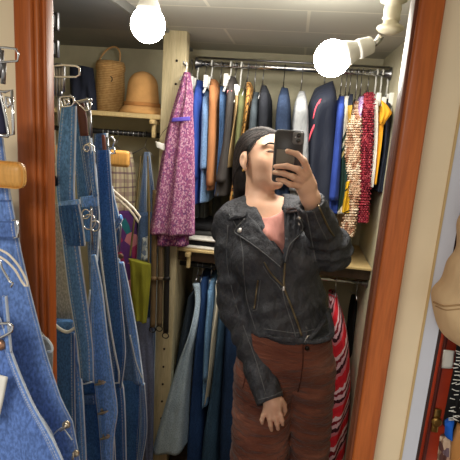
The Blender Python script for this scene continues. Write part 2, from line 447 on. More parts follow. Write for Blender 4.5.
# the wall the mirror hangs on, in the pieces around it
ZT, ZB = 1.86, .22
slab('wall_front_left', -1.6, -.385, MIR+.01, MIR+.05, FLOOR, CEIL, M['cream'])
slab('wall_front_right', .15, .1975, MIR+.01, MIR+.05, FLOOR, CEIL, M['cream'])
slab('wall_front_top', -.385, .15, MIR+.01, MIR+.05, ZT-.02, CEIL, M['cream'])
slab('wall_front_bottom', -.385, .15, MIR+.01, MIR+.05, FLOOR, ZB+.02, M['cream'])
# door jamb beside the mirror: cream reveal, then a pale blue grey upright
M['bluegrey'] = plain('pale_blue_grey_paint', (204, 208, 220), .6, 0, .3, .03)
slab('trim_1', .1975, .2005, MIR+.008, MIR+.05, FLOOR, CEIL, plain('tan_edge_paint', (196, 168, 118), .6))
slab('trim_2', .2005, .2205, MIR+.010, MIR+.05, FLOOR, CEIL, M['bluegrey'])
slab('trim_3', .2205, .2255, MIR+.012, MIR+.05, FLOOR, CEIL, plain('dark_brown_trim', (48, 24, 20), .5))
slab('wall_nook', .2255, 1.25, 1.04, 1.07, FLOOR, CEIL, M['wallbeige'])
# grey board under the ceiling at the left
xr = at(103, 2, 1.45)[0]
slab('ceiling_board', -1.55, xr, 1.44, 2.02, CEIL-.022, CEIL, M['greyboard'])
slab('ceiling_board_rear', -1.55, xr+.03, 2.02, BACK, CEIL-.012, CEIL, plain('light_grey_board', (132, 133, 128), .6))
slab('trim_4', xr-.012, xr+.004, 1.44, 2.02, CEIL-.03, CEIL, plain('grey_strip', (110, 110, 106), .6))

# ---------------------------------------------------------------- the mirror's frame
fr = empty('mirror_frame', (-.11, MIR, ZB), 'orange-brown varnished wooden frame around the tall wall mirror', 'mirror')
xo0, xi0, xi1, xo1 = at(12, 0, MIR-.022)[0], -.343, .121, at(447, 0, MIR-.022)[0]
def stile(name, x0, x1, z0, z1):
    return MB().box(x0, x1, MIR-.022, MIR+.012, z0, z1, .004).build(name, M['frame'], fr)
stile('stile', xo0, xi0-.012, ZB, ZT); stile('stile', xi1+.004, xo1, ZB, ZT)
for nm, z0, z1 in (('top_rail', ZT-.055, ZT), ('bottom_rail', ZB, ZB+.055)):
    MB().box(xi0-.012, xi1+.004, MIR-.022, MIR+.012, z0, z1, .004).build(nm, M['frame'], fr)
mb = MB()
mb.box(xi0-.013, xi0-.005, MIR-.018, MIR+.012, ZB+.05, ZT-.05, .003); mb.box(xi0-.006, xi0, MIR-.010, MIR+.012, ZB+.05, ZT-.05, .002)
tag(mb.build('moulding', M['frame'], fr), 'stepped inner lip of the left stile')
tag(MB().box(xi1, xi1+.005, MIR-.016, MIR+.012, ZB+.05, ZT-.05, .001).build('moulding', M['frame_dark'], fr), 'dark inner lip of the right stile')

# ---------------------------------------------------------------- shop fittings behind: post, shelves, rails
px0, px1 = at(152, 360, 2.1)[0], at(172, 360, 2.1)[0]
post = empty('shelf_post', ((px0+px1)/2, 2.12, FLOOR), 'pale wooden upright post with a row of drilled holes between the two bays', 'post')
MB().box(px0, px1, 2.09, 2.15, FLOOR, CEIL, .002).build('board', M['postwood'], post)
MB().box(px0+.012, px1-.012, 2.15, BACK, FLOOR, CEIL-.25).build('side_panel', M['postwood'], post)
mb = MB()
for k in range(20):
    z = 1.86-k*.099
    mb.lathe([(0, 0), (.0055, 0), (.0055, .004), (0, .004)], (px0+(px1-px0)*.62, 2.0905, z), (0, -1, 0), 10)
tag(mb.build('peg_hole', M['hole'], post), 'column of small dark peg holes', kind='stuff')
sx = at(366, 282, 2.2)[0]
pan = slab('partition_right', sx, sx+.03, 1.98, BACK, FLOOR, CEIL, M['wallbeige'])
def bracket(mbx, x, y, z):
    mbx.box(x-.012, x+.012, y-.02, y+.14, z-.022, z-.001, .004); mbx.box(x-.009, x+.009, y+.005, y+.03, z-.085, z-.015, .005)
# left bay shelf
zl = at(120, 112, 2.1)[2]
sh = empty('wall_shelf', (-1.05, 2.3, zl-.02), 'pale wooden shelf holding the wicker bag and felt hat', 'shelf')
MB().box(-1.55, px0-.001, 2.1, BACK, zl-.022, zl, .003).build('board', M['shelfwood'], sh)
mb = MB(); bracket(mb, at(153, 125, 2.1)[0], 2.1, zl-.022); mb.build('bracket', M['shelfwood'], sh)
# lower right bay shelf
zs = at(345, 266, 2.1)[2]
ls = empty('rack_shelf', (-.08, 2.3, zs-.03), 'wide wooden shelf between the two clothes rails', 'shelf')
MB().box(px1+.001, sx-.001, 2.1, BACK, zs-.012, zs, .002).build('board', M['shelfwood'], ls)
tag(MB().box(px1+.001, sx-.001, 2.12, 2.135, zs-.062, zs-.012, .002).build('apron', wood('dark_apron', (66, 48, 36), (48, 34, 26), 5), ls), 'dark brown board under the shelf edge')
mb = MB(); bracket(mb, at(188, 258, 2.1)[0], 2.1, zs-.012); mb.build('bracket', M['shelfwood'], ls)
# rails
YR = 2.3
zr = at(290, 68.5, YR)[2]
ra = empty('clothes_rail', (0, YR, zr), 'chrome upper clothes rail under the ceiling', 'rail')
MB().tube([(px1, YR, zr), (sx, YR, zr)], .0125, 16).build('bar', M['chrome'], ra)
mb = MB()
for x, d in ((px1, 1), (sx, -1)): MB().lathe([(.03, 0), (.03, .006), (.018, .014), (.018, .03)], (x, YR, zr), (d, 0, 0), 20).build('end_socket', M['steel'], ra)
MB().tube([(px1, YR+.05, zr+.035), (sx, YR+.05, zr+.035)], .005, 8).build('back_rod', M['steel'], ra)
YL = 2.17
zr2 = at(342, 280.5, YL)[2]
rb = empty('clothes_rail', (0, YL, zr2), 'chrome lower clothes rail under the wide shelf', 'rail')
MB().tube([(at(214, 270, YL)[0], YL, zr2), (sx, YL, zr2)], .009, 14).build('bar', M['chrome'], rb)
MB().lathe([(.024, 0), (.024, .006), (.014, .012), (.014, .025)], (sx, YL, zr2), (-1, 0, 0), 20).build('end_socket', M['steel'], rb)
tag(MB().tube([(px1, YL, zr2), (at(215, 270, YL)[0], YL, zr2)], .013, 14).build('sleeve_tube', M['black'], rb), 'black end of the rail')
zr3 = at(124, 133, 2.2)[2]
rc = empty('clothes_rail', (-1, 2.2, zr3), 'black clothes rail beneath the shelf with the wicker bag', 'rail')
MB().tube([(-1.55, 2.2, zr3), (px0, 2.2, zr3)], .013, 14).build('bar', M['black'], rc)
mb = MB()
for k in range(9): mb.lathe([(.0137, -.003), (.0145, 0), (.0137, .003)], (at(104+k*5, 133, 2.2)[0], 2.2, zr3), (1, 0, 0), 14)
tag(mb.build('ring', M['steel'], rc), 'thin metal rings on the rail')
MB().box(px0-.03, px0-.001, 2.185, 2.215, zr3-.03, zr3+.03, .004).build('end_socket', M['shelfwood'], rc)

# ---------------------------------------------------------------- bare bulbs
glow = emit('lit_bulb_glass', (1., .95, .86), BULB)
def bulb(px, py, Y, r, d, label):
    """globe bulb: d is the direction from the globe to its cap"""
    c = V(px, py, Y); d = Vector(d).normalized()
    b = empty('light_bulb', c, label, 'light bulb', 'lit globe bulbs')
    g = [(r*math.sin(a), -r*math.cos(a)) for a in np.linspace(0.02, PI*.74, 20)]
    MB().lathe(g, c, d, 32).build('globe', glow, b)
    rr, hh = g[-1]
    MB().lathe([(rr, hh), (rr*.93, hh+.012), (rr*.62, hh+.04), (rr*.5, hh+.05), (rr*.5, hh+.054)], c, d, 28).build('neck', M['whiteplastic'], b)
    return c, d, hh+.05
c, d, h = bulb(148, 25, 1.36, .049, (.02, .02, 1), 'lit globe bulb hanging straight down over the shelf with the wicker bag')
sk = empty('lamp_socket', (c.x, c.y, CEIL), 'grey bulb socket in the ceiling above the straight hanging bulb', 'socket')
MB().lathe([(.019, h-.012), (.021, h), (.021, CEIL-c.z-.006), (.03, CEIL-c.z)], c, (0, 0, 1), 24).build('shell', M['steel'], sk)
e = V(374, 44, 1.36); c = V(332, 58.5, 1.36)
c, d, h = bulb(332, 58.5, 1.36, .049, e-c, 'lit globe bulb pointing sideways from its swivel holder near the frame')
hd = empty('bulb_holder', V(392, 3, 1.36), 'white ceramic ceiling holder with a swivel arm for the sideways bulb', 'bulb holder')
L_ = (V(374, 44, 1.36)-c).length
MB().lathe([(.026, h-.012), (.027, h-.004), (.0255, h), (.0235, h+.02), (.021, L_-.004), (.012, L_)], c, d, 26).build('arm_sleeve', M['whiteplastic'], hd)
MB().tube([V(373, 45, 1.36), V(378, 41, 1.36), V(381, 36, 1.36)], .009, 14).build('swivel', M['chrome'], hd)
q = V(390, 30, 1.36)
MB().lathe([(.010, -.012), (.030, -.004), (.036, .002), (.034, .008), (.02, .016), (.02, .024)], q, (0, 0, 1), 28).build('disc', M['ceramic'], hd)
z0 = q.z+.022
mb = MB()
mb.lathe([(.02, 0), (.024, .006), (.021, .012), (.023, .03), (.021, .042), (.034, .048), (.038, .062), (.036, .07), (.042, .076), (.042, max(.085, CEIL-z0))], (q.x, q.y, z0), (0, 0, 1), 30)
tag(mb.build('ceiling_socket', M['ceramic'], hd), 'cream ribbed porcelain socket')

# ================================================================ CLOTHES ON THE RAILS
def rail_px(px): return 65+(px-190)*7/205.
GU = 'clothes hanging on the upper rail'
def prof4(u): return max(0., 1-abs(2*u-1)**3.2)**(1/3.2)
def hung(name, label, cat, L, R, mat, yc=YR, group=GU, folds=(1.6, .008), rows=34, cols=18, sleeve=None, seed=0, back=None, parent=None, waves=.004):
    """a garment on a hanger, seen edge-on: L, R are the two long edges of its front fold (x, y, Y); it reaches as far behind the rail as in front of it"""
    A = [at(*q) for q in spline(L, rows)]; B = [at(*q) for q in spline(R, rows)]
    rnd = random.Random(seed+int(L[0][0]*3+R[-1][0]*5)); ph = rnd.random()*6; vs = []; uv = []; n2 = 2*(cols+1)
    for i in range(rows):
        v = i/(rows-1); p, q = A[i], B[i]; hd = max(.02, yc-(p[1]+q[1])/2); wd = (q[0]-p[0])
        sh = min(1., v*3)
        for side in (-1, 1):
            for j in range(cols+1):
                u = j/cols if side < 0 else 1-j/cols
                x = p[0]+wd*u; z = p[2]+(q[2]-p[2])*u
                h = hd if side < 0 else (back or 1.)*hd
                pr = prof4(u)
                y = yc+side*h*pr+sh*folds[1]*math.sin(2*PI*folds[0]*u+ph+2*v)
                # soft folds running down the flanks
                x += waves*sh*math.sin(9*(side*pr)+ph+3*v+.6*math.sin(5*v+ph))*min(1., pr)
                vs.append((x, y, z)); uv.append((u*.5 if side < 0 else .5+.5*(1-u), v))
    fs = []
    for i in range(rows-1):
        for j in range(n2): fs.append((i*n2+j, i*n2+(j+1) % n2, (i+1)*n2+(j+1) % n2, (i+1)*n2+j))
    fs += [tuple(range(n2)), tuple(range((rows-1)*n2, rows*n2))[::-1]]
    o = obj(name, vs, fs, mat, parent, True, uv)
    if label: tag(o, label, cat, group)
    if sleeve:
        a, b, k = sleeve; cl, cr = spline(L, 40), spline(R, 40); i0, i1 = int(a*39), int(b*39)
        SL = [(x+(r[0]-x)*k, y+(r[1]-y)*k, Y-.012) for (x, y, Y), r in zip(cl, cr)][i0:i1+1]
        SR = [(x+(r[0]-x)*(1-k), y+(r[1]-y)*(1-k), Y-.012) for (x, y, Y), r in zip(cl, cr)][i0:i1+1]
        cloth('sleeve', SL[::3], SR[::3], 2.1, mat, th=.05, folds=(1, .003), rows=20, cols=10, parent=o)
    return o
def hook(px, pygar, label, kind='wire', yc=YR, z=None, group='hanger hooks on the upper rail', half=.17):
    """hanger: hook over the rail, stem, and two sloping arms inside the shoulders"""
    z = zr if z is None else z; x = at(px, rail_px(px), yc)[0]; zb = min(at(px, pygar, yc)[2]+.012, z-.05)
    m = {'wire': M['steel'], 'white': M['whiteplastic'], 'dark': M['darkmetal']}[kind]; r = .0022 if kind != 'white' else .004
    h = MB(); R = .0165
    pts = [(x, yc-R*math.cos(a), z+R*math.sin(a)) for a in np.linspace(-.5, PI, 12)]
    pts += [(x, yc+R*.6, z-.03), (x, yc, z-.042), (x, yc, zb)]
    e = empty('clothes_hanger', (x, yc, zb), label, 'hanger', group)
    h.tube(pts, r, 6); h.build('hook', m, e)
    MB().tube([(x, yc-half, zb-.085), (x, yc-.02, zb-.004), (x, yc, zb), (x, yc+.02, zb-.004), (x, yc+half, zb-.085)], r*1.3, 6).build('arms', m, e)
    if kind == 'white':
        for d in (-1, 1): MB().box(x-.010, x+.010, yc-.11+d*.03, yc-.09+d*.03, zb-.06, zb-.005, .003).build('clip', m, e)
    return e
F = 2.1
def E3(pts, top=2.25, f=F, n=1):
    """first n points near the rail, the rest on the front edge"""
    return [(p[0], p[1], top if i < n else f) for i, p in enumerate(pts)]

# --- upper rail, from the post towards the frame
M['floral'] = speckle('pink_floral_print', (120, 66, 100), [(144, 84, 118), (172, 126, 146), (104, 62, 104), (140, 78, 112), (178, 140, 154), (130, 70, 106)], 210)
M['floral_dark'] = speckle('dark_pink_print', (110, 50, 90), [(150, 80, 120), (90, 45, 95), (166, 120, 140)], 170)
YD = 2.03
d = hung('floral_dress', 'pink floral dress hanging in front of the wooden post', 'dress', [(183, 72, 2.04), (176, 92, YD-.01), (165, 125, YD-.02), (154, 175, YD-.03), (143.5, 234, YD-.04)], [(189, 72, 2.04), (191, 92, YD-.01), (191.5, 125, YD-.02), (192, 175, YD-.03), (192, 237, YD-.04)], M['floral'], yc=2.065, waves=.006, folds=(2.6, .014), back=.5)
hung('underskirt', None, None, [(154, 226, YD-.01), (153, 246, YD-.01)], [(188, 227, YD-.01), (187, 247, YD-.01)], M['floral_dark'], yc=2.06, back=.5, parent=d, rows=8)
cloth('waist_ribbon', [(172, 118, 1.995), (171, 122, 1.995)], [(190, 116.5, 1.995), (190.5, 120.5, 1.995)], 2, plain('violet_ribbon', (88, 72, 170), .6), th=.014, folds=(1, .001), rows=5, parent=d)
e = empty('wall_hook', V(187, 64, 2.09), 'small steel peg on the post that carries the pink floral dress', 'hook')
q = V(186.5, 66, 2.09)
MB().tube([q, q+Vector((0, -.05, 0)), q+Vector((0, -.055, .012))], .004, 8).build('peg', M['steel'], e)
hung('trimmed_jacket', 'pale denim jacket with cream trim behind the pink floral dress', 'jacket', E3([(190, 88), (186.5, 108), (185, 126), (187, 150)]), E3([(194, 86), (194, 108), (193.5, 128), (193, 150)]), fabric('pale_mixed_denim', (178, 186, 184), .3, 60))
hung('blue_shirt', 'royal blue long shirt next to the pink floral dress', 'shirt', E3([(196, 80), (191.5, 100), (190, 140), (189, 204)]), E3([(200.5, 80), (201, 98), (201, 140), (198, 205)]), fabric('royal_blue_cotton', (46, 72, 148), .2, 20), sleeve=(.1, .8, .18))
hung('denim_shirt', 'washed light blue denim shirt with frayed hem beside royal blue shirt', 'shirt', E3([(203, 90), (200.5, 108), (199.5, 140), (197.5, 203)]), E3([(209, 90), (210, 110), (209, 150), (206.5, 203)]), denim('washed_denim', (112, 142, 182), 1.5, False), sleeve=(.08, .75, .15))
hung('suede_jacket', 'tan orange suede jacket on the upper rail', 'jacket', E3([(209, 79), (208, 92), (207, 130), (204.5, 190)]), E3([(215, 79), (217, 95), (217, 140), (214, 191)]), fabric('tan_suede', (160, 108, 70), .18, 12), sleeve=(.08, .95, .12))
hung('denim_jacket', 'mid blue denim jacket between tan suede and charcoal coat', 'jacket', E3([(219, 86), (217.5, 100), (217, 140), (212, 196)]), E3([(224, 86), (225, 100), (224, 140), (219, 196)]), denim('mid_denim', (70, 96, 132), 1.5, False))
tan = hung('charcoal_coat', 'charcoal coat with a pink tag at its shoulder', 'coat', E3([(228, 76), (226, 95), (222, 140), (211, 196)]), E3([(234, 76), (234.5, 95), (231, 140), (226, 197)]), fabric('charcoal_wool', (66, 62, 60), .25, 30), sleeve=(.1, .9, .1))
MB().box(*sum(([a-.011, a+.011] if k == 0 else ([a-.004, a+.002] if k == 1 else [a-.009, a+.009]) for k, a in enumerate(at(229.5, 92.5, F-.01))), []), .002).build('tag', plain('pink_tag', (226, 140, 140), .7), tan)
hung('beige_jacket', 'narrow beige jacket beside the charcoal coat with pink tag', 'jacket', E3([(233.5, 86), (233, 104), (231, 130), (226, 168)]), E3([(238, 86), (238.5, 104), (235, 135), (230, 168)]), fabric('beige_cotton', (190, 158, 112), .15, 15))
hung('olive_jacket', 'olive green jacket beside the narrow beige one', 'jacket', E3([(238, 88), (237, 104), (234, 140), (230, 196)]), E3([(245, 88), (245, 104), (241, 140), (237, 196)]), fabric('olive_cotton', (98, 100, 66), .2, 18), sleeve=(.1, .8, .15))
hung('leopard_coat', 'brown leopard print coat on the upper rail', 'coat', E3([(246, 82), (244, 98), (239, 130), (227, 209)]), E3([(250.5, 82), (250, 98), (245, 140), (233, 210)]), leopard('leopard_print'))
hung('grey_blazer', 'dark slate grey blazer next to the leopard coat', 'jacket', E3([(253, 92), (249, 108), (245, 150), (236, 215)]), E3([(259, 92), (259, 112), (256, 150), (250, 215)]), fabric('slate_wool', (64, 72, 78), .2, 25), sleeve=(.1, .8, .15))
hung('black_jacket', 'black jacket with sloping shoulder above the person\'s hair', 'jacket', E3([(261, 85), (258, 97), (256, 140), (252, 210)]), E3([(266, 85), (269, 97), (269, 140), (268, 210)]), fabric('black_cotton', (34, 36, 42), .25, 25), sleeve=(.1, .8, .12))
hung('navy_denim_jacket', 'dark navy denim jacket above the top of the phone', 'jacket', E3([(281, 87), (276, 100), (273, 130), (272, 210)]), E3([(288, 88), (290, 102), (291, 140), (292, 210)]), denim('navy_denim', (42, 54, 76), 1.4, False), sleeve=(.08, .8, .12))
hung('grey_hoodie', 'light grey marl hooded sweatshirt on the upper rail', 'sweatshirt', E3([(299, 91), (294, 103), (290, 130), (284, 215)]), E3([(305, 91), (309, 105), (311, 140), (312, 215)]), fabric('grey_marl', (150, 152, 154), .2, 60), sleeve=(.08, .8, .12))
tj = hung('track_jacket', 'black track jacket with coral red stripes under the sideways bulb', 'jacket', E3([(315, 88), (309, 104), (304, 135), (300, 210)]), E3([(334, 80), (339, 95), (337, 140), (336, 215)]), fabric('black_nylon', (38, 42, 54), .2, 15, rough=.6), waves=.008)
for pts in ([(321, 99), (316.5, 107), (313, 119)], [(319, 113), (315.5, 123), (311, 133), (308.5, 142)], [(320, 101), (318, 108)]):
    a = [tuple(V(x, y, F-.004)) for x, y in spline(pts, 8)]
    tag(MB().tube(a, [.002, .004, .005, .005, .005, .004, .003, .0015], 8).build('stripe', plain('coral_stripe', (232, 82, 98), .6), tj), 'coral red stripe')
hung('blue_jersey', 'royal blue jersey beside the black track jacket with coral stripes', 'shirt', E3([(340, 96), (337, 108), (333, 140), (325, 213)]), E3([(345, 96), (346, 110), (343, 150), (340, 214)]), fabric('royal_jersey', (46, 68, 144), .2, 20), sleeve=(.1, .85, .15))
M['varsity'] = bands('green_varsity', [(226, 224, 214)]*9+[(40, 66, 60), (222, 216, 190), (40, 66, 60), (200, 180, 120)]+[(40, 66, 60)]*10, 1.0, 1, .3)
hung('varsity_cardigan', 'white and dark green striped varsity knit next to the blue jersey', 'cardigan', E3([(345, 96), (342.5, 110), (340, 150), (338, 186), (334, 214)]), E3([(350, 96), (350, 112), (350, 150), (350, 190), (346, 214)]), M['varsity'])
hung('yellow_jersey', 'bright yellow jersey with black stripe below the white varsity knit', 'shirt', [(346, 183, F-.02), (343, 198, F-.02), (340, 213, F-.02)], [(352, 180, F-.02), (352, 198, F-.02), (351, 213, F-.02)], bands('yellow_black', [(226, 176, 40)]*6+[(30, 30, 28)]+[(226, 176, 40)]*7, 1.4, 1, .5), back=.6)
hung('mustard_shirt', 'narrow mustard shirt with dark collar right of the white varsity knit', 'shirt', E3([(350, 94), (348.5, 106), (347.5, 140)]), E3([(354, 94), (354, 106), (353, 140)]), bands('mustard_dark', [(40, 44, 58)]*2+[(176, 140, 56)]*6, 1.0))
def knobbly(name, label, L, R, mat, r, step, seed):
    """knit covered in raised popcorn bobbles"""
    o = hung(name, label, 'sweater', L, R, mat, waves=.002)
    rnd = random.Random(seed); A, B = spline(L, 60), spline(R, 60); mb = MB()
    bm = bmesh.new(); bmesh.ops.create_icosphere(bm, subdivisions=1, radius=1); iv = [v.co.copy() for v in bm.verts]; jf = [[v.index for v in f.verts] for f in bm.faces]; bm.free()
    for i in range(1, 60, step):
        w = B[i][0]-A[i][0]; k = max(3, int(w/2.2))
        for j in range(k+1):
            u = (j+.5*(i//step % 2))/k
            if u > 1.02: continue
            c = V(A[i][0]+w*u, A[i][1], A[i][2]+(.012 if u in (0, 1) else -.004)); s = r*(.8+.4*rnd.random())
            mb.add([(c.x+v.x*s, c.y+v.y*s, c.z+v.z*s*.8) for v in iv], jf)
            if u > .95:
                for dy in range(1, 9):
                    mb.add([(c.x+v.x*s+rnd.uniform(-.003, .003), c.y+dy*.022+v.y*s, c.z+v.z*s) for v in iv], jf)
    tag(mb.build('bobbles', mat, o), kind='stuff'); return o
M['popcorn'] = speckle('cream_bobble_knit', (196, 160, 132), [(214, 186, 158), (170, 124, 98), (224, 202, 178)], 60)
M['redpop'] = speckle('red_bobble_knit', (140, 40, 56), [(168, 56, 70), (104, 26, 44), (186, 84, 94)], 120)
M['lilac'] = speckle('lilac_ruffle', (170, 140, 190), [(196, 170, 210), (140, 106, 166), (214, 190, 220)], 120)
knobbly('bobble_sweater', 'cream bobble knit sweater hanging low on the upper rail', E3([(355, 101), (350, 116), (344.5, 150), (348, 185), (341, 236)]), E3([(361, 101), (362, 116), (360.5, 150), (361, 195), (353, 240)]), M['popcorn'], .0075, 1, 3)
hung('ruffled_blouse', 'lilac ruffled blouse between cream and red bobble sweaters', 'blouse', E3([(361, 96), (359.5, 108), (359, 125), (358.5, 152)]), E3([(365, 96), (365.5, 108), (365, 125), (363.5, 152)]), M['lilac'], waves=.006)
knobbly('bobble_sweater', 'dark red bobble knit sweater on the upper rail', E3([(366, 92), (363.5, 104), (361, 140), (359, 180), (358, 222)]), E3([(374, 92), (375, 106), (373, 140), (371, 185), (368, 224)]), M['redpop'], .0055, 1, 5)
hung('white_blouse', 'white blouse between the red bobble sweater and yellow vest', 'blouse', E3([(375, 96), (373, 106), (373, 140), (369.5, 187)]), E3([(380, 96), (380, 106), (378.5, 140), (374, 188)]), fabric('white_cotton', (222, 220, 212), .08, 20))
yv = hung('yellow_vest', 'golden yellow vest with frilled shoulder near the mirror frame', 'vest', E3([(380, 100), (378.5, 112), (376.5, 140), (373, 184)]), E3([(386, 100), (386, 114), (383, 140), (379, 185)]), fabric('golden_yellow', (222, 160, 44), .12, 15))
cloth('frill', [(381, 100, 2.08), (382, 112, 2.06), (380, 120, 2.06), (379, 125, 2.08)], [(388, 106, 2.08), (392, 113, 2.06), (387, 120, 2.06), (384, 125, 2.08)], 2.08, M['cream'] if 0 else yv.data.materials[0], th=.02, folds=(2, .004), rows=14, cols=10, parent=yv)
hung('navy_dress', 'dark navy sleeveless dress at the frame end of the upper rail', 'dress', E3([(387, 96), (385, 110), (383, 150), (376, 192)]), E3([(392, 97), (393, 112), (390, 150), (384, 193)]), fabric('navy_cotton', (40, 46, 62), .2, 20))
HK = [(192, 87, 'cream trimmed denim jacket', 'wire'), (198, 81, 'royal blue shirt', 'white'), (206, 91, 'washed denim shirt', 'wire'), (212, 80, 'tan suede jacket', 'white'),
      (221.5, 87, 'mid blue denim jacket', 'wire'), (231, 77, 'charcoal coat with the pink tag', 'white'), (236, 87, 'narrow beige jacket', 'wire'), (241.5, 89, 'olive green jacket', 'white'), (248.5, 83, 'leopard coat', 'wire'),
      (256, 93, 'slate grey blazer', 'wire'), (264, 86, 'black jacket over the person\'s hair', 'wire'), (285, 88, 'navy denim jacket', 'dark'), (303, 92, 'grey hooded sweatshirt', 'wire'), (326, 84, 'black track jacket', 'wire'),
      (343, 97, 'royal blue jersey', 'wire'), (348, 97, 'striped varsity knit', 'wire'), (352, 95, 'mustard shirt', 'wire'), (358.5, 102, 'cream bobble sweater', 'wire'), (363, 97, 'lilac ruffled blouse', 'wire'),
      (370, 93, 'dark red bobble sweater', 'wire'), (377.5, 97, 'white blouse', 'white'), (383, 101, 'golden yellow vest', 'white'), (389.5, 97, 'dark navy sleeveless dress', 'white')]
for x, y, what, kind in HK:
    hook(x, y, {'wire': 'metal', 'white': 'white plastic', 'dark': 'dark metal'}[kind]+' hanger carrying the '+what, kind)

# --- lower rail
GL = 'clothes hanging on the lower rail'
FL = 2.07
def low(name, label, cat, L, R, mat, f=FL, **k):
    return hung(name, label, cat, [(p[0], p[1], (max(2.15, f), max(2.1, f))[i] if i < 2 else f) for i, p in enumerate(L)], [(p[0], p[1], (max(2.15, f), max(2.1, f))[i] if i < 2 else f) for i, p in enumerate(R)], mat, group=GL, **{'yc': 2.27, **k})
low('slate_coat', 'dark slate denim coat at the post end of the lower rail', 'coat', [(186, 300), (180, 330), (174, 362), (170, 400), (166, 520)], [(194, 290), (193, 320), (188, 360), (182, 400), (176, 520)], denim('slate_denim', (58, 68, 80), 1.3, False), f=2.22, yc=2.36)
low('pale_denim_dress', 'pale blue faded denim dress flaring out beside the slate coat', 'dress', [(193, 283), (193.5, 305), (187, 335), (174, 370), (160, 415), (149, 455)], [(200, 283), (200.5, 305), (196, 330), (190, 360), (186, 400), (183, 455)], denim('bleached_denim', (158, 176, 190), 1.25, False, .88), back=.3, yc=2.15, f=2.05)
low('indigo_dress', 'dark indigo denim dress next to the pale faded one', 'dress', [(198, 279), (199, 300), (193, 340), (189, 380), (184, 440), (180, 520)], [(206, 279), (206, 300), (205.5, 340), (204, 400), (201, 460), (199, 520)], denim('indigo_denim', (34, 58, 98), 1.4, False))
low('sky_denim_shirt', 'sky blue denim shirt with pale collar on the lower rail', 'shirt', [(207, 282), (206, 305), (203.5, 335), (202, 370), (201, 408)], [(214, 282), (212.5, 305), (210, 335), (209, 370), (207, 408)], denim('sky_denim', (104, 140, 176), 1.5, False), sleeve=(.1, .8, .15))
low('cream_denim_jacket', 'cream denim jacket between sky blue shirt and grey blue dress', 'jacket', [(214, 287), (213, 305), (210, 335), (207.5, 370), (204.5, 404)], [(219.5, 287), (219, 308), (216, 335), (212.5, 370), (206.5, 406)], fabric('cream_denim', (206, 198, 176), .12, 20))
low('teal_denim_dress', 'grey blue denim dress with wide hem on the lower rail', 'dress', [(218, 292), (217, 312), (214, 345), (209, 390), (200, 440), (193, 520)], [(225, 292), (225, 312), (223, 345), (220, 390), (217, 440), (215, 520)], denim('teal_denim', (52, 76, 98), 1.4, False))
low('navy_denim_coat', 'navy denim coat hanging just behind the person\'s sleeve', 'coat', [(224, 296), (223, 318), (221, 350), (218, 400), (216, 450), (214, 520)], [(236, 296), (238, 318), (240, 350), (240, 400), (238, 450), (236, 520)], denim('deep_navy_denim', (32, 50, 78), 1.5, False))
M['redshawl'] = bands('red_white_weave', [(196, 30, 44), (206, 40, 50), (226, 190, 196), (120, 24, 36), (214, 170, 178), (60, 22, 30), (196, 110, 120), (206, 36, 48)], 7.0, 1, 2.2, .25)
rs = low('patterned_coat', 'red and white striped woven coat hanging right of the brown trousers', 'coat', [(330, 300), (331, 318), (333, 340), (334, 400), (328, 440), (324, 520)], [(338, 300), (345, 322), (351, 345), (354, 385), (351, 420), (345, 470), (341, 520)], M['redshawl'], folds=(2, .012), waves=.008, back=.3)
hung('black_garment', 'narrow black garment between the red striped coat and the frame', 'garment', [(353, 302, 2.36), (351, 320, 2.33), (350, 350, 2.31), (351, 400, 2.31), (350, 450, 2.31), (349, 500, 2.31)], [(359, 302, 2.36), (360, 320, 2.33), (358, 350, 2.31), (356, 400, 2.31), (354, 450, 2.31), (352, 500, 2.31)], fabric('black_cloth', (30, 30, 30), .25, 20), yc=2.42, group=GL)
for x, y, what in ((197, 285, 'pale faded denim dress'), (202, 281, 'dark indigo denim dress'), (210.5, 284, 'sky blue denim shirt'), (217, 289, 'cream denim jacket'), (221, 294, 'grey blue denim dress'), (334, 301, 'red striped woven coat'), (355, 303, 'narrow black garment')):
    x0 = at(x, y, YL)[0]; e = empty('clothes_hanger', (x0, YL, zr2-.06), 'metal hanger carrying the '+what+' on the lower rail', 'hanger', 'hanger hooks on the lower rail')
    MB().tube([(x0, YL-.013*math.cos(a), zr2+.013*math.sin(a)) for a in np.linspace(-.4, PI, 10)]+[(x0, YL+.012, zr2-.02), (x0, YL, zr2-.03), (x0, YL, zr2-.055)], .0022, 6).build('hook', M['steel'], e)
    MB().tube([(x0, YL-.04, zr2-.075), (x0, YL, zr2-.055), (x0, YL+.2, zr2-.12)], .003, 6).build('arms', M['steel'], e)

# folded clothes on the wide shelf
def folded(label, x0, x1, y0, y1, z0, z1, mat, trim=None):
    o = MB().box(x0, x1, y0, y1, z0, z1, min(.012, (z1-z0)*.45)).build('folded_garment', mat)
    tag(o, label, 'folded clothes', 'folded clothes on the wide shelf')
    return o
xa, xb = at(184, 245, 2.13)[0], at(222, 245, 2.13)[0]
mw = fabric('white_knit', (214, 210, 202), .1, 30); mk = fabric('black_knit', (28, 28, 30), .2, 30); mg = fabric('grey_fold', (70, 70, 70), .25, 20)
z = zs+.001
for i, (m_, h_, lab) in enumerate(((mw, .014, 'white folded knit at the bottom of the pile on the wide shelf'), (mk, .026, 'black folded knit sandwiched between two pale ones on the shelf'), (mw, .012, 'thin white folded knit on top of the black one'), (mg, .03, 'charcoal folded garment above the white knit'), (mk, .03, 'black folded garment topmost in the pile on the wide shelf'))):
    folded(lab, xa-.004*i+.006*(i % 2), xb, 2.115+.012*(i % 2)+(.05 if i > 2 else 0), 2.42, z, z+h_, m_); z += h_+.0008
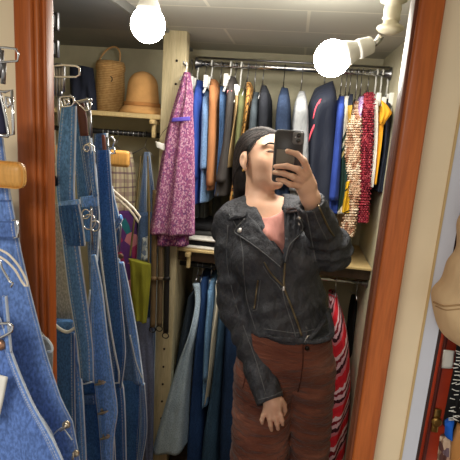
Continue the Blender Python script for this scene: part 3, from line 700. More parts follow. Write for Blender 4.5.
# pale trousers hanging below the shirts, half hidden
for L, R, rgb, lab in (([(191, 150, 2.3), (191, 222, 2.3)], [(197, 150, 2.3), (197, 222, 2.3)], (150, 160, 170), 'pale grey trousers hanging behind the royal blue shirt'), ([(199, 150, 2.32), (199, 222, 2.32)], [(206, 150, 2.32), (206, 222, 2.32)], (120, 122, 116), 'grey trousers hanging behind the washed denim shirt'), ([(214, 150, 2.34), (210, 226, 2.34)], [(232, 150, 2.34), (232, 226, 2.34)], (74, 74, 62), 'dark olive skirt hanging behind the charcoal coat')):
    hung('hanging_trousers' if 'trousers' in lab else 'hanging_skirt', lab, 'trousers' if 'trousers' in lab else 'skirt', L, R, fabric('cloth_%d' % rgb[0], rgb, .2, 20), yc=2.38)
e = empty('clothes_hanger', V(186.5, 70, 2.05), 'white plastic hanger carrying the pink floral dress', 'hanger', 'hanger hooks on the upper rail')
q = V(186.5, 66, 2.05)
MB().tube([q+Vector((0, -.012, .004)), q+Vector((0, -.004, .014)), q+Vector((0, .008, .010)), q+Vector((0, .006, -.004)), q+Vector((0, .004, -.02))], .003, 8).build('hook', M['whiteplastic'], e)
MB().tube([q+Vector((-.028, .004, -.06)), q+Vector((0, .004, -.02)), q+Vector((.012, .004, -.05))], .0045, 8).build('arms', M['whiteplastic'], e)

# ================================================================ LEFT BAY: bag, hat, things on the shelf
YB = 2.38
t = NT('wicker_weave'); cc = t.coord('Object', (1, 1, 1))
wv = t.n('ShaderNodeTexWave', i_Scale=38.0, i_Distortion=2.5); wv.bands_direction = 'Z'; t.l(cc, wv.inputs['Vector'])
nz = t.n('ShaderNodeTexNoise', i_Scale=60.0, i_Detail=4.0); t.l(cc, nz.inputs['Vector'])
h_ = t.mix(.7, wv.outputs['Color'], nz.outputs['Color']); 
M['wicker'] = t.out(t.ramp(h_, [(.25, lin((170, 120, 66))), (.5, lin((206, 160, 100))), (.75, lin((228, 190, 130)))]), .7); t.bump(h_, .6, .006)
c0 = at(110, 108, YB); zb = zl+.001
hh = at(108, 60, YB)[2]-zb; ax = c0[0]
wb = empty('wicker_bag', (ax, YB, zb), 'tall woven wicker basket bag with arched handle on the shelf', 'bag')
rb_ = .070
MB().lathe([(.0, 0), (rb_*.9, 0), (rb_, .008), (rb_*1.06, hh*.45), (rb_*1.0, hh*.8), (rb_*.98, hh*.82)], (ax, YB, zb), (0, 0, 1), 40).build('basket', M['wicker'], wb)
MB().lathe([(rb_*1.04, hh*.80), (rb_*1.07, hh*.81), (rb_*1.06, hh*.90), (rb_*.95, hh*.97), (0, hh*.99)], (ax, YB, zb), (0, 0, 1), 40).build('lid', M['wicker'], wb)
mb = MB(); mb.tube([(ax+.055*math.cos(a)-.008+.03*math.sin(a), YB-.01, zb+hh*.92+.085*math.sin(a)) for a in np.linspace(0, PI, 20)], .0045, 8)
mb.build('handle', plain('tan_leather', (196, 150, 96), .5), wb)
for d in (-1, 1): MB().lathe([(.0075, 0), (.0085, .004), (.006, .016)], (ax+d*.055-.008, YB-.01, zb+hh*.92), (0, 0, 1), 12).build('handle_loop', plain('brown_leather_loop', (70, 50, 36), .5), wb)
mb = MB(); mb.box(ax+.018, ax+.032, YB-.062, YB-.05, zb+hh*.62, zb+hh*.9, .003); mb.build('strap', plain('brown_strap', (128, 86, 46), .5), wb)
MB().tube([(ax+.025+.011*math.cos(a), YB-.064, zb+hh*.62+.013*math.sin(a)) for a in np.linspace(0, 2*PI, 16)[:-1]], .0028, 6, closed=True).build('clasp_ring', M['darkmetal'], wb)
# felt hat
hx = at(142, 108, 2.22)[0]; hz = zl+.001
hm = fabric('tan_felt', (206, 156, 98), .08, 30, (1, 1, 1), .9, .15)
ht = empty('felt_hat', (hx, 2.225, hz), 'tan felt hat with rounded crown resting on the shelf beside the wicker bag', 'hat')
HR = .084
hv = SDF((hx-.12, 2.1, hz-.01), (hx+.12, 2.4, hz+.23), .004)
hv.cap((hx, 2.225, hz+.02), (hx, 2.225, hz+.125), HR, HR*.86, .01)
z_ = hv.grid()[2]; hv.f = np.maximum(hv.f, (hz+.012)-z_)
crown, _ = hv.build('crown', hm, ht)
mb = MB(); mb.lathe([(HR*.9, .036), (HR*1.03, .034), (HR*1.12, .030), (.103, .016), (.112, .001), (.110, .0), (.100, .012), (HR*1.1, .024), (HR*.9, .03)], (hx, 2.225, hz), (0, 0, 1), 44)
b = mb.build('brim', hm, ht)
MB().lathe([(HR*1.035, .036), (HR*1.04, .037), (HR*1.03, .052), (HR*1.015, .053)], (hx, 2.225, hz), (0, 0, 1), 44).build('hat_band', fabric('tan_felt_band', (176, 122, 70), .08, 30), ht)
# dark navy cloth bag
cloth('tote_bag', [(71, 65, 2.2), (71, 90, 2.18), (70, 109.3, 2.18)], [(93, 68, 2.2), (96, 90, 2.18), (97, 110.3, 2.18)], 2.2, fabric('navy_canvas', (34, 38, 52), .25, 20), th=.1, folds=(1.5, .012))
tag(bpy.data.objects['tote_bag'], 'dark navy canvas tote standing on the shelf left of the wicker bag', 'bag')
# black frames on the left wall
for py0, py1, lab in ((9, 30, 'small dark picture frame high at the left edge of the mirror'), (37, 57, 'black glossy framed card above the silver clip hangers')):
    a = V(50, py1, 1.2); b_ = V(57.5, py0+3, 1.2)
    e = empty('small_frame', (a.x, 1.2, a.z), lab, 'frame')
    mb = MB(); mb.box(a.x-.03, b_.x, 1.2, 1.212, a.z, b_.z, .002); mb.build('border', plain('dark_frame_paint', (44, 44, 50), .3), e)
    MB().box(a.x-.022, b_.x-.006, 1.197, 1.2, a.z+.008, b_.z-.008).build('card', plain('grey_card', (120, 122, 128), .4), e)
    MB().tube([((a.x+b_.x)/2-.01, 1.206, b_.z), ((a.x+b_.x)/2-.01, 1.206, CEIL)], .0012, 6).build('cord', M['darkmetal'], e)

# ================================================================ clothes under the left shelf
G3 = 'clothes hanging on the black rail'
def flat(name, label, cat, L, R, Y, mat, group=G3, parent=None, **k):
    o = cloth(name, L, R, Y, mat, parent=parent, **k)
    if label: tag(o, label, cat, group)
    return o
flat('plaid_shirt', 'cream and plum plaid shirt hanging under the left shelf', 'shirt', [(100, 150), (98, 190), (98, 250)], [(132, 152), (136, 180), (136, 250)], 2.14, plaid('cream_plum_plaid', (206, 194, 160), (150, 120, 120), (104, 72, 96), 5, 7), th=.05, folds=(3, .01))
flat('print_dress', 'dark floral print dress in magenta and teal below the plaid shirt', 'dress', [(108, 212), (108, 240), (106, 320)], [(139, 210), (140, 240), (141, 320)], 2.10, speckle('magenta_teal_print', (46, 40, 70), [(150, 50, 90), (40, 110, 120), (90, 50, 110), (40, 44, 80), (190, 120, 130)], 22), th=.05, folds=(2, .008))
dg = flat('denim_dungarees', 'blue denim dungarees with wide straps hanging behind the olive top', 'dungarees', [(139, 212), (137, 250), (134, 330), (136, 400)], [(157, 212), (158, 250), (156, 330), (154, 400)], 2.07, denim('dungaree_denim', (72, 92, 124), 1.7, True), th=.04, folds=(1.5, .008))
flat('strap', None, None, [(144, 152), (141, 185), (138, 214)], [(148, 152), (147, 185), (147, 214)], 2.07, dg.data.materials[0], parent=dg, th=.014, folds=(1, .001))
flat('strap', None, None, [(146, 152), (149, 185), (151, 214)], [(150, 152), (154, 185), (158, 214)], 2.07, dg.data.materials[0], parent=dg, th=.014, folds=(1, .001))
flat('patch', None, None, [(142, 238), (141, 260)], [(148, 236), (149, 262)], 2.045, speckle('frayed_patch', (150, 160, 170), [(190, 196, 196), (110, 126, 150)], 90), parent=dg, th=.01, folds=(1, .001), rows=8, cols=6)
ol = flat('camisole', 'olive green strappy top hanging in front of denim dungarees', 'camisole', [(128, 258), (130, 266), (131, 290), (134, 318)], [(151, 264), (151, 275), (149, 300), (146.5, 323)], 1.98, fabric('olive_velvet', (122, 120, 36), .22, 18), th=.035, folds=(2, .006))
for a, b_ in (([(140, 156), (135, 205), (129, 256)], [(141.4, 156), (137, 205), (131, 257)]), ([(147, 156), (148, 205), (147.5, 266)], [(148.4, 156), (150, 205), (149.5, 266)])):
    flat('strap', None, None, a, b_, 1.985, fabric('brown_strap_cloth', (96, 82, 52), .2, 20), parent=ol, th=.006, folds=(1, .0005))
flat('lavender_jeans', 'greyish lavender jeans hanging below the olive top', 'jeans', [(133, 318), (137, 360), (142, 400), (146, 520)], [(152, 318), (154, 360), (154, 400), (152, 520)], 2.05, denim('lavender_denim', (92, 98, 122), 1.4, False), th=.04, folds=(1.5, .006))
lea = plain('brown_leather', (112, 90, 62), .45, var=.15); blk = plain('black_leather', (26, 24, 24), .4)
for x0, x1, ya, yb, m_, lab in ((150.5, 156, 190, 327, lea, 'tan brown leather belt hanging left in front of the wooden post'), (157.5, 162.5, 190, 326, plain('taupe_leather', (102, 84, 62), .5), 'taupe leather belt hanging between the tan brown belt and black belt'), (163.5, 169, 190, 333, blk, 'black leather belt hanging in front of the wooden post')):
    L = [(x0+2, ya), (x0+1, 245), (x0-.5, yb)]; R = [(x1+2, ya), (x1+1, 245), (x1-.5, yb)]
    o = cloth('leather_belt', L, R, 2.03, m_, th=.012, folds=(1, .0008), rows=20, cols=6); tag(o, lab, 'belt', 'belts hanging by the post')
    p = V((x0+x1)/2-.5, yb, 2.03)
    MB().tube([p+Vector((.016*math.cos(a), -.004, -.012+.014*math.sin(a))) for a in np.linspace(0, 2*PI, 14)[:-1]], .0028, 6, closed=True).build('buckle', M['darkmetal'], o)
    tag(cloth('keeper', [(x0-.3, 277), (x0-.4, 280)], [(x1+1.2, 277), (x1+1.2, 280)], 2.02, m_, th=.02, folds=(1, .0003), rows=4, cols=6, parent=o))
pt = empty('price_tag', V(160, 143, 2.0), 'white paper price tag on a string beside the post', 'tag')
cloth('card', [(155, 141, 2.02), (156, 147, 2.02)], [(165, 144, 2.02), (165, 151, 2.02)], 2.02, M['paper'], th=.004, folds=(1, .001), rows=6, cols=6, parent=pt)
MB().tube([V(157, 142, 2.02), V(163, 132, 2.03), V(174, 120, 2.03), V(180, 115, 2.02)], .0012, 6).build('string', M['darkmetal'], pt)
for px, lab in ((118, 'wire hanger with the plaid shirt on the black rail'), (146, 'wire hanger with the dungarees on the black rail')):
    x0 = at(px, 140, 2.2)[0]; e = empty('clothes_hanger', (x0, 2.2, zr3-.06), lab, 'hanger', 'hangers on the black rail')
    MB().tube([(x0, 2.2-.017*math.cos(a), zr3+.017*math.sin(a)) for a in np.linspace(-.4, PI, 10)]+[(x0, 2.2+.014, zr3-.02), (x0, 2.2, zr3-.03), (x0, 2.18, zr3-.06)], .0022, 6).build('hook', M['steel'], e)
    MB().tube([(x0-.06, 2.15, zr3-.10), (x0, 2.18, zr3-.06), (x0+.06, 2.15, zr3-.10)], .003, 6).build('arms', M['steel'], e)

# ================================================================ DENIM OVERALLS in the mirror, one behind the other
D1 = denim('overall_blue', (82, 124, 176), 1.6); D2 = denim('overall_dark', (60, 98, 148), 1.7); D3 = denim('overall_bright', (108, 150, 210), 1.5); D4 = denim('overall_slate', (84, 110, 146), 1.6); DL = denim('overall_lining', (150, 152, 146), 1.2, False, .88)
PALE = plain('pale_binding', (196, 200, 196), .8)
GO = 'denim overalls on clip hangers'
def edging(pts, Y, parent, r=.0022, m=None, n=14, name='binding'):
    MB().tube([at(*((*q[:2], q[2] if len(q) > 2 else Y))) for q in spline(pts, n)], r, 6).build(name, m or PALE, parent)
def toggle(px, py, Y, parent, tilt=.6, s=.010):
    c = V(px, py, Y); mb = MB()
    mb.lathe([(0, 0), (s*.8, 0), (s, .003), (s*.8, .006), (0, .007)], c+Vector((0, .004, 0)), (0, -1, 0), 16)
    a = Vector((math.cos(tilt), -.2, math.sin(tilt)))*s*1.7
    mb.tube([c-a+Vector((0, -.006, 0)), c+Vector((0, -.009, 0)), c+a+Vector((0, -.006, 0))], [s*.25, s*.4, s*.2], 8)
    mb.build('button', M['brassy'] if 'brassy' in M else M['steel'], parent)
M['brassy'] = plain('pewter_button', (186, 172, 148), .3, .85)
ov = flat('overalls', 'washed blue denim overalls nearest the frame with pale lined bib pocket', 'overalls', [(30, 318), (30, 360), (30, 400), (30, 700)], [(77, 322), (79, 360), (84, 400), (98, 700)], .86, D1, GO, th=.022, folds=(2, .004), top=.3)
flat('lining', None, None, [(36, 200), (38, 260), (40, 326)], [(60, 205), (70, 270), (77, 332)], .90, DL, parent=ov, th=.012, folds=(1, .002))
flat('bib_pocket', None, None, [(30, 330), (32, 400), (36, 520)], [(75, 333), (75.5, 400), (78, 520)], .843, D2, parent=ov, th=.008, folds=(1, .001), top=.3)
edging([(50, 320, .845), (60, 329, .838), (68, 332, .836), (76, 327, .842)], .84, ov, .0035)
flat('strap', None, None, [(61, 108), (57, 150), (56, 190), (60, 225), (68, 290), (77, 345), (80, 378)], [(77, 106), (76, 150), (75, 190), (77, 225), (86, 290), (93, 345), (94, 380)], .83, D1, parent=ov, th=.010, folds=(1, .002))
edging([(52, 130), (53, 158), (54, 178)], .82, ov, .0014); edging([(55, 130), (56, 158), (56.5, 178)], .82, ov, .0014)
MB().box(*(lambda p: (p[0]-.006, p[0]+.004, .815, .825, p[2]-.010, p[2]+.010))(at(55, 181, .82)), .002).build('clasp', M['darkmetal'], ov)
ov2 = flat('overalls', 'mid blue buttoned denim overalls with three pewter toggles on its side flap', 'overalls', [(70, 372), (72, 410), (74, 460), (78, 700)], [(104, 360), (112, 400), (116, 460), (124, 700)], 1.0, D2, GO, th=.03, folds=(1.5, .004), top=.3)
flat('strap', None, None, [(79, 136), (84, 170), (91, 215), (90, 262)], [(90, 136), (94, 170), (100, 215), (98, 262)], .985, D4, parent=ov2, th=.010, folds=(1, .002))
fl = flat('side_flap', None, None, [(91, 255), (90.5, 290), (92, 340), (94, 380), (98, 420), (101, 460), (106, 560)], [(96, 255), (103, 290), (108, 335), (115, 385), (118, 412), (114, 445), (112, 560)], .95, D3, parent=ov2, th=.010, folds=(1, .0025))
for x, y, tl in ((101.5, 382, .5), (104, 411, .55), (106, 436, .6)): toggle(x, y, .945, ov2, tl, .0095)
edging([(90, 290), (84, 345), (77, 376), (82, 384), (92, 382)], .965, ov2, .0022)
flat('pocket_seam', None, None, [(79, 396), (80, 404)], [(96, 394), (97, 404)], .98, D4, parent=ov2, th=.006, folds=(1, .0005), rows=6)
flat('pocket', None, None, [(79, 345), (77, 360), (77, 378)], [(91, 300), (92, 340), (94, 383)], .975, D4, parent=ov2, th=.010, folds=(1, .002))
flat('gathered_pocket', None, None, [(58, 204), (60, 222), (64, 244)], [(79, 202), (83, 222), (86, 246)], .822, D2, parent=ov, th=.014, folds=(6, .0022), rows=16, cols=30, top=.8)
flat('pocket_hem', None, None, [(57, 202), (58, 206)], [(80, 199), (81, 204)], .812, D3, parent=ov, th=.008, folds=(1, .0006), rows=5)
flat('cross_strap', None, None, [(80, 197), (81, 207)], [(98, 195), (99, 206)], .955, D3, parent=ov2, th=.010, folds=(1, .001), rows=6)
flat('strap', None, None, [(88, 160), (90, 178), (93, 197)], [(94, 150), (96, 175), (99, 196)], .95, D1, parent=ov2, th=.008, folds=(1, .0008), rows=12)
for cx_, cy_, r_ in ((89, 222, 6.5), (86, 214, 4), (95, 226, 4.5)):
    MB().tube([V(cx_+r_*math.cos(a), cy_+r_*1.15*math.sin(a), .945) for a in np.linspace(0, 2*PI, 18)[:-1]], .0021, 8, closed=True).build('ring_buckle', M['chrome'], ov2)
MB().tube([V(91, 206, .945), V(92, 214, .94), V(91, 228, .945), V(93, 250, .95)], .0024, 8).build('slider_bar', M['chrome'], ov2)
ov3 = flat('overalls', 'dark indigo denim overalls with long shoulder strap behind the toggled pair', 'overalls', [(98, 380), (100, 420), (100, 700)], [(122, 380), (126, 420), (130, 700)], 1.14, D2, GO, th=.03, folds=(1.5, .004), top=.3)
flat('strap', None, None, [(97, 150), (97, 182), (98, 212), (104, 290), (112, 350), (112, 385)], [(110, 150), (112, 182), (114, 212), (121, 290), (126, 350), (122, 388)], 1.12, D2, parent=ov3, th=.012, folds=(1, .003))
flat('front_bib', None, None, [(86, 228), (88, 260), (92, 330), (98, 390)], [(104, 222), (106, 260), (114, 330), (121, 385)], 1.15, D4, parent=ov3, th=.016, folds=(1, .003))
edging([(98, 230), (103, 275), (111, 330), (118, 368), (121, 378), (116, 386), (108, 384)], 1.08, ov3, .0028)
ov4 = flat('overalls', 'faded slate denim overalls with a buckled strap, deepest of the row', 'overalls', [(112, 372), (114, 410), (116, 460), (118, 700)], [(143, 382), (142, 420), (140, 460), (140, 700)], 1.3, D2, GO, th=.035, folds=(1.5, .005), top=.3)
flat('bib', None, None, [(105, 258), (109, 290), (117, 345), (122, 378)], [(120, 258), (126, 300), (134, 345), (142, 385)], 1.29, D4, parent=ov4, th=.016, folds=(1.2, .003))
flat('side_band', None, None, [(117.5, 262), (123, 290), (130, 335), (140, 380), (142, 388)], [(124, 262), (130, 290), (138, 335), (144, 380), (144, 388)], 1.255, D3, parent=ov4, th=.012, folds=(1, .002))
flat('strap', None, None, [(98, 182), (100, 205), (106, 230), (113, 252)], [(111, 182), (113, 205), (119, 222), (121, 240)], 1.26, D2, parent=ov4, th=.014, folds=(1, .003))
flat('strap_tail', None, None, [(141, 385), (140, 410), (139, 440), (136, 470)], [(145, 383), (147, 410), (147, 435), (141, 470)], 1.25, D4, parent=ov4, th=.010, folds=(1, .002))
MB().tube([V(x, y, 1.235) for x, y in ((103, 224), (110, 228), (117, 223), (121, 224), (120, 240), (119, 252), (114, 250), (114, 238), (117, 228))], .0028, 8).build('buckle', M['steel'], ov4)
MB().lathe([(0, 0), (.008, 0), (.009, .004), (.005, .007), (0, .007)], V(121, 256, 1.245), (0, -1, 0), 14).build('button', plain('brown_button', (110, 80, 56), .4), ov4)
flat('strap_loop', None, None, [(101, 222), (108, 226), (115, 222), (120, 214)], [(104, 232), (111, 234), (118, 229), (123, 220)], 1.24, D1, parent=ov4, th=.016, folds=(1, .001), rows=14)
flat('strap', None, None, [(101, 188), (104, 202), (107, 222)], [(113, 186), (116, 202), (120, 218)], 1.235, D1, parent=ov4, th=.010, folds=(1, .001), rows=12)
edging([(130, 335), (136, 362), (142, 378)], 1.24, ov4, .002)
# waistband patches clipped above
def clipped(label, L, R, Y, band, tagx, patchcol=(84, 44, 32)):
    o = flat('jeans', label, 'jeans', L, R, Y, band, 'jeans clipped to hangers', th=.03, folds=(1.5, .003), top=.5)
    return o
j1 = clipped('blue jeans with brown leather waist label, clipped to silver hanger', [(70, 106), (72, 140), (76, 175), (80, 240)], [(88, 104), (92, 140), (97, 175), (101, 240)], 1.06, D1, None)
cloth('leather_label', [(76, 101, 1.04), (78, 120, 1.04), (80, 136, 1.04)], [(84, 100, 1.04), (87.5, 120, 1.04), (88.5, 136, 1.04)], 1.04, plain('maroon_leather', (92, 52, 42), .5), th=.008, folds=(1, .0005), rows=8, cols=6, parent=j1)
MB().tube([V(85.5, 101, 1.03), V(89, 118, 1.03), V(90, 135, 1.03)], .004, 8).build('clip_edge', M['chrome'], j1)
j2 = clipped('grey blue jeans with narrow rust brown label, clipped beside the wooden hanger', [(95, 134), (94, 150), (96, 175), (98, 215)], [(108, 133), (108.5, 150), (110, 175), (113, 215)], 1.18, D4, None)
cloth('leather_label', [(101.5, 135, 1.16), (102.5, 150, 1.16), (103.5, 164, 1.16)], [(105, 135, 1.16), (106.5, 150, 1.16), (107.5, 165, 1.16)], 1.16, plain('rust_leather', (126, 68, 48), .5), th=.006, folds=(1, .0005), rows=6, cols=6, parent=j2)
cloth('waist_loop', [(98, 166, 1.15), (98.5, 175, 1.15), (99.5, 182, 1.15)], [(107, 166, 1.15), (106.5, 175, 1.15), (106, 182, 1.15)], 1.15, denim('loop_denim', (30, 42, 62), 1.3), th=.012, folds=(1, .001), rows=8, cols=6, parent=j2)
# clip hangers and their wire ends
def ringwire(mb, pts, Y, r): mb.tube([V(x, y, Y) for x, y in pts], r, 8, closed=True)
def cliphanger(label, Y, top, rings, bars, railz=None):
    e = empty('clip_hanger', V(*top, Y), label, 'hanger', 'silver clip hangers')
    for r_ in rings:
        mb = MB(); ringwire(mb, r_, Y, .0026*Y); mb.build('wire_loop', M['chrome'], e)
    for b_ in bars:
        MB().tube([V(x, y, Y+.004) for x, y in b_[0]], b_[1], 8).build('clip_bar', M['steel'], e)
    return e
cliphanger('silver clip hanger with a long wire loop just inside the frame, uppermost', .84, (58, 64), [[(54, 66), (63, 65), (76, 66), (79.5, 68), (79.5, 75), (76, 77), (64, 77), (55, 77)]], [([(54, 63), (54, 95)], .003), ([(57, 63), (57, 95)], .003), ([(60, 63), (60, 95)], .003), ([(63, 66), (63, 92)], .0042)])
cliphanger('silver clip hanger with short loops gripping the washed blue overalls', .86, (60, 96), [[(60, 97), (70, 96), (73.5, 98), (74.5, 102), (72, 106), (62, 107)], [(64, 99), (68, 99), (69, 103), (65, 105)]], [([(58, 96), (59, 126)], .0032), ([(54, 94), (62, 94)], .004)])
cliphanger('silver clip hanger gripping jeans with the brown leather label', 1.02, (82, 100), [[(76, 101), (88, 99), (91, 104), (90, 110), (86, 111)]], [([(74, 103), (92, 100)], .004), ([(89, 110), (91, 138)], .005)])
cliphanger('silver clip hanger gripping jeans with the rust brown label', 1.14, (108, 140), [[(107, 138), (112, 137), (115, 141), (113, 147), (108, 147)], [(110, 148), (114, 148), (115, 153), (110, 154)]], [([(107, 137), (109, 164)], .004)])
MB()
e = empty('strap_ring', V(84, 148, .97), 'silver slider ring on a pale strap between two clipped jeans', 'ring')
MB().tube([V(x, y, .97) for x, y in ((83, 150), (85, 145), (90, 143), (94, 147), (95, 160), (93, 180), (90, 196))], .0022, 8).build('wire', M['chrome'], e)
MB().tube([V(87+3*math.cos(a), 148+3.5*math.sin(a), .968) for a in np.linspace(0, 2*PI, 14)[:-1]], .0022, 8, closed=True).build('ring', M['chrome'], e)
# wooden hanger and white loop hanger
def woodend(name, label, L, R, Y, th):
    o = cloth(name, L, R, Y, M['hangerwood'], th=th, folds=(1, .0), rows=24, cols=16); return tag(o, label, 'hanger', 'wooden hangers')
def hanger_wood(label, x0, x1, y0, y1, Y, th):
    a = V(x0, y1, Y); b_ = V(x1, y0, Y); a.z = V(x1, y1, Y).z
    o = MB().box(a.x, b_.x, Y, Y+th, a.z, b_.z, min(.012, abs(b_.z-a.z)*.3)).build('wooden_hanger', M['hangerwood']); return tag(o, label, 'hanger', 'wooden hangers')
def gar_rail(label, x, y0, y1, z):
    e = empty('garment_rail', (x, (y0+y1)/2, z), label, 'rail'); MB().tube([(x, y0, z), (x, y1, z)], .012, 14).build('bar', M['steel'], e)
    for yy in (y0+.03, y1-.03): MB().tube([(x, yy, z), (x, yy, CEIL)], .006, 10).build('drop_rod', M['steel'], e)
gar_rail('steel garment rail of the overalls seen in the mirror', -.94, .75, 1.6, 1.74)
gar_rail('steel garment rail of the overalls in front of the mirror', -.80, -.1, .56, 1.74)
hw = hanger_wood('end of a pale beech hanger in the mirror beside rust brown label', 0, 129, 151, 168, 1.5, .02)
def hookup(o, x, y, z0, z, parent=True):
    return MB().tube([(x, y, z0), (x, y, z-.03), (x+.012, y, z-.012), (x+.0145, y, z+.004), (x+.008, y, z+.0145), (x, y, z+.0165), (x-.010, y, z+.012)], .0022, 8).build('hook', M['steel'], o)
hookup(hw, -.94, 1.51, V(60, 155, 1.5).z, 1.74)
def whitehanger(label, pts, Y, r):
    e = empty('loop_hanger', V(*pts[0], Y), label, 'hanger', 'white loop hangers')
    MB().tube([V(x, y, Y) for x, y in spline(pts, 30)], r, 10).build('arm', plain('cream_coated_wire', (226, 214, 196), .35), e); return e
wh = whitehanger('cream coated loop hanger in the mirror over the plaid shirt', [(20, 150), (60, 160), (104, 183), (115, 192), (127, 202), (136, 211), (141, 219), (141.5, 223), (138, 222), (134, 215), (126, 206), (114, 196), (104, 188), (60, 166), (20, 155)], 1.55, .0042)
hookup(wh, at(30, 152, 1.55)[0], 1.55, at(30, 152, 1.55)[2], 1.74)

# ================================================================ REAL OVERALLS in front of the mirror, at the left
N1 = denim('near_denim', (104, 134, 192), 1.4, True, .75, (220, 214, 205), .6); N2 = denim('near_denim_dark', (90, 118, 178), 1.45, True, .72, (220, 214, 205), .6)
nr = flat('overalls', 'bright blue denim overalls hanging in front of the mirror frame', 'overalls', [(-60, 190), (-60, 300), (-60, 460), (-60, 800)], [(10, 188), (24, 262), (46, 350), (62, 400), (80, 458), (110, 800)], .55, N1, 'overalls in front of the mirror', th=.022, folds=(2, .004), top=.5)
flat('strap', None, None, [(-25, 120), (-22, 160), (-18, 200)], [(2.5, 130), (7, 165), (11, 200)], .545, N1, parent=nr, th=.010, folds=(1, .001))
flat('waist_strap', None, None, [(-20, 222), (-20, 236)], [(15.5, 222), (17, 237)], .528, N2, parent=nr, th=.008, folds=(1, .001), rows=8)
MB().tube([V(x, y, .522) for x, y in ((13, 220), (17, 221), (18.5, 228), (17.5, 237), (14, 238))], .0016, 8).build('slider', M['chrome'], nr)
so = flat('side_opening', None, None, [(36, 330), (44, 352), (50, 375)], [(43, 336), (52.5, 349), (51, 380)], .575, DL, parent=nr, th=.010, folds=(1, .001), rows=14)
edging([(41, 336), (47, 339), (52, 346), (52, 351), (47, 352)], .565, nr, .0018)
toggle(66, 425, .523, nr, .9, .0058); toggle(75.5, 454, .525, nr, 1.4, .005)
edging([(52, 436), (62, 428), (72, 440)], .527, nr, .0009)
fr2 = flat('overalls', 'deeper blue denim overalls with double stitched edge, nearest at the lower left', 'overalls', [(-70, 300), (-70, 380), (-70, 460), (-70, 800)], [(1, 318), (13, 358), (32, 404), (64, 464), (150, 800)], .49, N2, 'overalls in front of the mirror', th=.020, folds=(2, .003), top=.4)
flat('seam_band', None, None, [(0, 330), (9, 362), (26, 404), (55, 462), (120, 640)], [(5, 328), (14.5, 358), (33, 402), (65, 464), (130, 640)], .478, N1, parent=fr2, th=.006, folds=(1, .0005))
flat('button_strap', None, None, [(2.5, 296), (4, 320), (6, 350)], [(7, 296), (9, 320), (12, 352)], .475, N1, parent=fr2, th=.006, folds=(1, .0005))
MB().tube([V(x, y, .468) for x, y in ((-3, 324), (8, 323), (12.5, 326), (12, 331), (6, 335), (-3, 339))], .0018, 8).build('wire_loop', M['chrome'], fr2)
MB().lathe([(0, 0), (.0065, 0), (.0075, .003), (.004, .006), (0, .006)], V(1, 344, .475), (0, -1, 0), 18).build('button', plain('bronze_button', (176, 134, 108), .35, .8), fr2)
pg = tag(cloth('price_tag', [(-14, 372), (-16, 395), (-18, 420)], [(8, 377), (4, 398), (-1, 420)], .462, M['paper'], th=.002, folds=(1, .0004), rows=8, cols=6), 'white paper price tag on the nearest denim overalls', 'tag')
tag(MB().tube([V(x, y, .468) for x, y in ((-4, 250), (2, 268), (10, 282), (13, 283), (11, 287))], .0014, 6).build('wire_buckle', M['chrome'], nr))
hanger_wood('end of a beech hanger in front of the mirror frame at the left', -30, 21.5, 163, 190, .515, .012)
whitehanger('cream coated loop hanger in front of the bright blue overalls', [(-20, 243), (-4, 248), (8, 254), (18, 265), (25, 277), (28, 285), (26, 287), (22, 282), (15, 270), (5, 260), (-8, 253), (-20, 250)], .50, .0014)
cliphanger('silver clip hanger with wire loop at the left above the wooden hanger', .5, (0, 47), [[(-10, 47), (6, 47.5), (16, 49), (18.5, 54), (17.5, 61), (5, 62), (-10, 62)]], [([(-2, 48), (-2, 78)], .0035), ([(1.5, 50), (1, 76)], .003), ([(4, 62), (3, 84)], .0028)])
cp = empty('trouser_clip', V(4, 135, .5), 'chrome spring clip gripping dark cloth above the wooden hanger', 'clip')
MB().tube([V(x, y, .5) for x, y in ((0, 91), (5, 92), (12, 90), (13, 120), (13.5, 134), (9, 136), (6, 118), (1, 96))], .0018, 8, closed=True).build('spring_plate', M['chrome'], cp)
MB().tube([V(x, y, .498) for x, y in ((6, 97), (10, 98), (11, 104), (8, 107), (6, 103))], .0016, 8, closed=True).build('spring_ring', M['chrome'], cp)
cloth('gripped_cloth', [(-25, 97), (-25, 136)], [(1, 97), (8, 135)], .506, fabric('dark_gripped_cloth', (50, 50, 72), .2, 20), th=.006, folds=(1, .001), rows=8, cols=6, parent=cp)
MB().tube([V(-10, 134.5, .499), V(8, 136, .499)], .0022, 8).build('jaw', M['chrome'], cp)

# ================================================================ THE PERSON AND THE PHONE
YP = 1.24
SK = NT('skin'); oc = SK.coord('Object')
n_ = SK.n('ShaderNodeTexNoise', i_Scale=22.0, i_Detail=4.0); SK.l(oc, n_.inputs['Vector'])
sk_col = SK.ramp(n_.outputs[0], [(.3, lin((216, 170, 142))), (.7, lin((229, 187, 160)))])
SK.b.inputs['Subsurface Weight'].default_value = .08; SK.b.inputs['Subsurface Radius'].default_value = (.012, .005, .003)
M['skin'] = SK.out(sk_col, .5, 0, .35)
M['lips'] = plain('lips', (186, 104, 98), .4, 0, .4)
M['nail'] = plain('nail', (226, 176, 158), .3, 0, .5)
HS = .93
HC = np.array(at(262.5, 159.5, 1.49))
aF, eF, rF = math.radians(42), math.radians(14), math.radians(5)
f_ = np.array([math.sin(aF)*math.cos(eF), -math.cos(aF)*math.cos(eF), math.sin(eF)])
s_ = np.array([-math.cos(aF), -math.sin(aF), 0.])              # towards the ear that shows
u_ = np.cross(s_, f_); u_ = u_ if u_[2] > 0 else -u_
s2 = s_*math.cos(rF)+u_*math.sin(rF); u2 = u_*math.cos(rF)-s_*math.sin(rF); s_, u_ = s2, u2
RH = [tuple(f_), tuple(s_), tuple(u_)]
def H(a, b, c): return HC+HS*(a*f_+b*s_+c*u_)
def Hr(*r): return tuple(HS*x for x in r)
lo, hi = (-.40, 1.02, FLOOR-.02), (.42, 1.68, 1.75)
B = SDF(lo, hi, .0034)
P = lambda x, y, Y: at(x, y, Y)
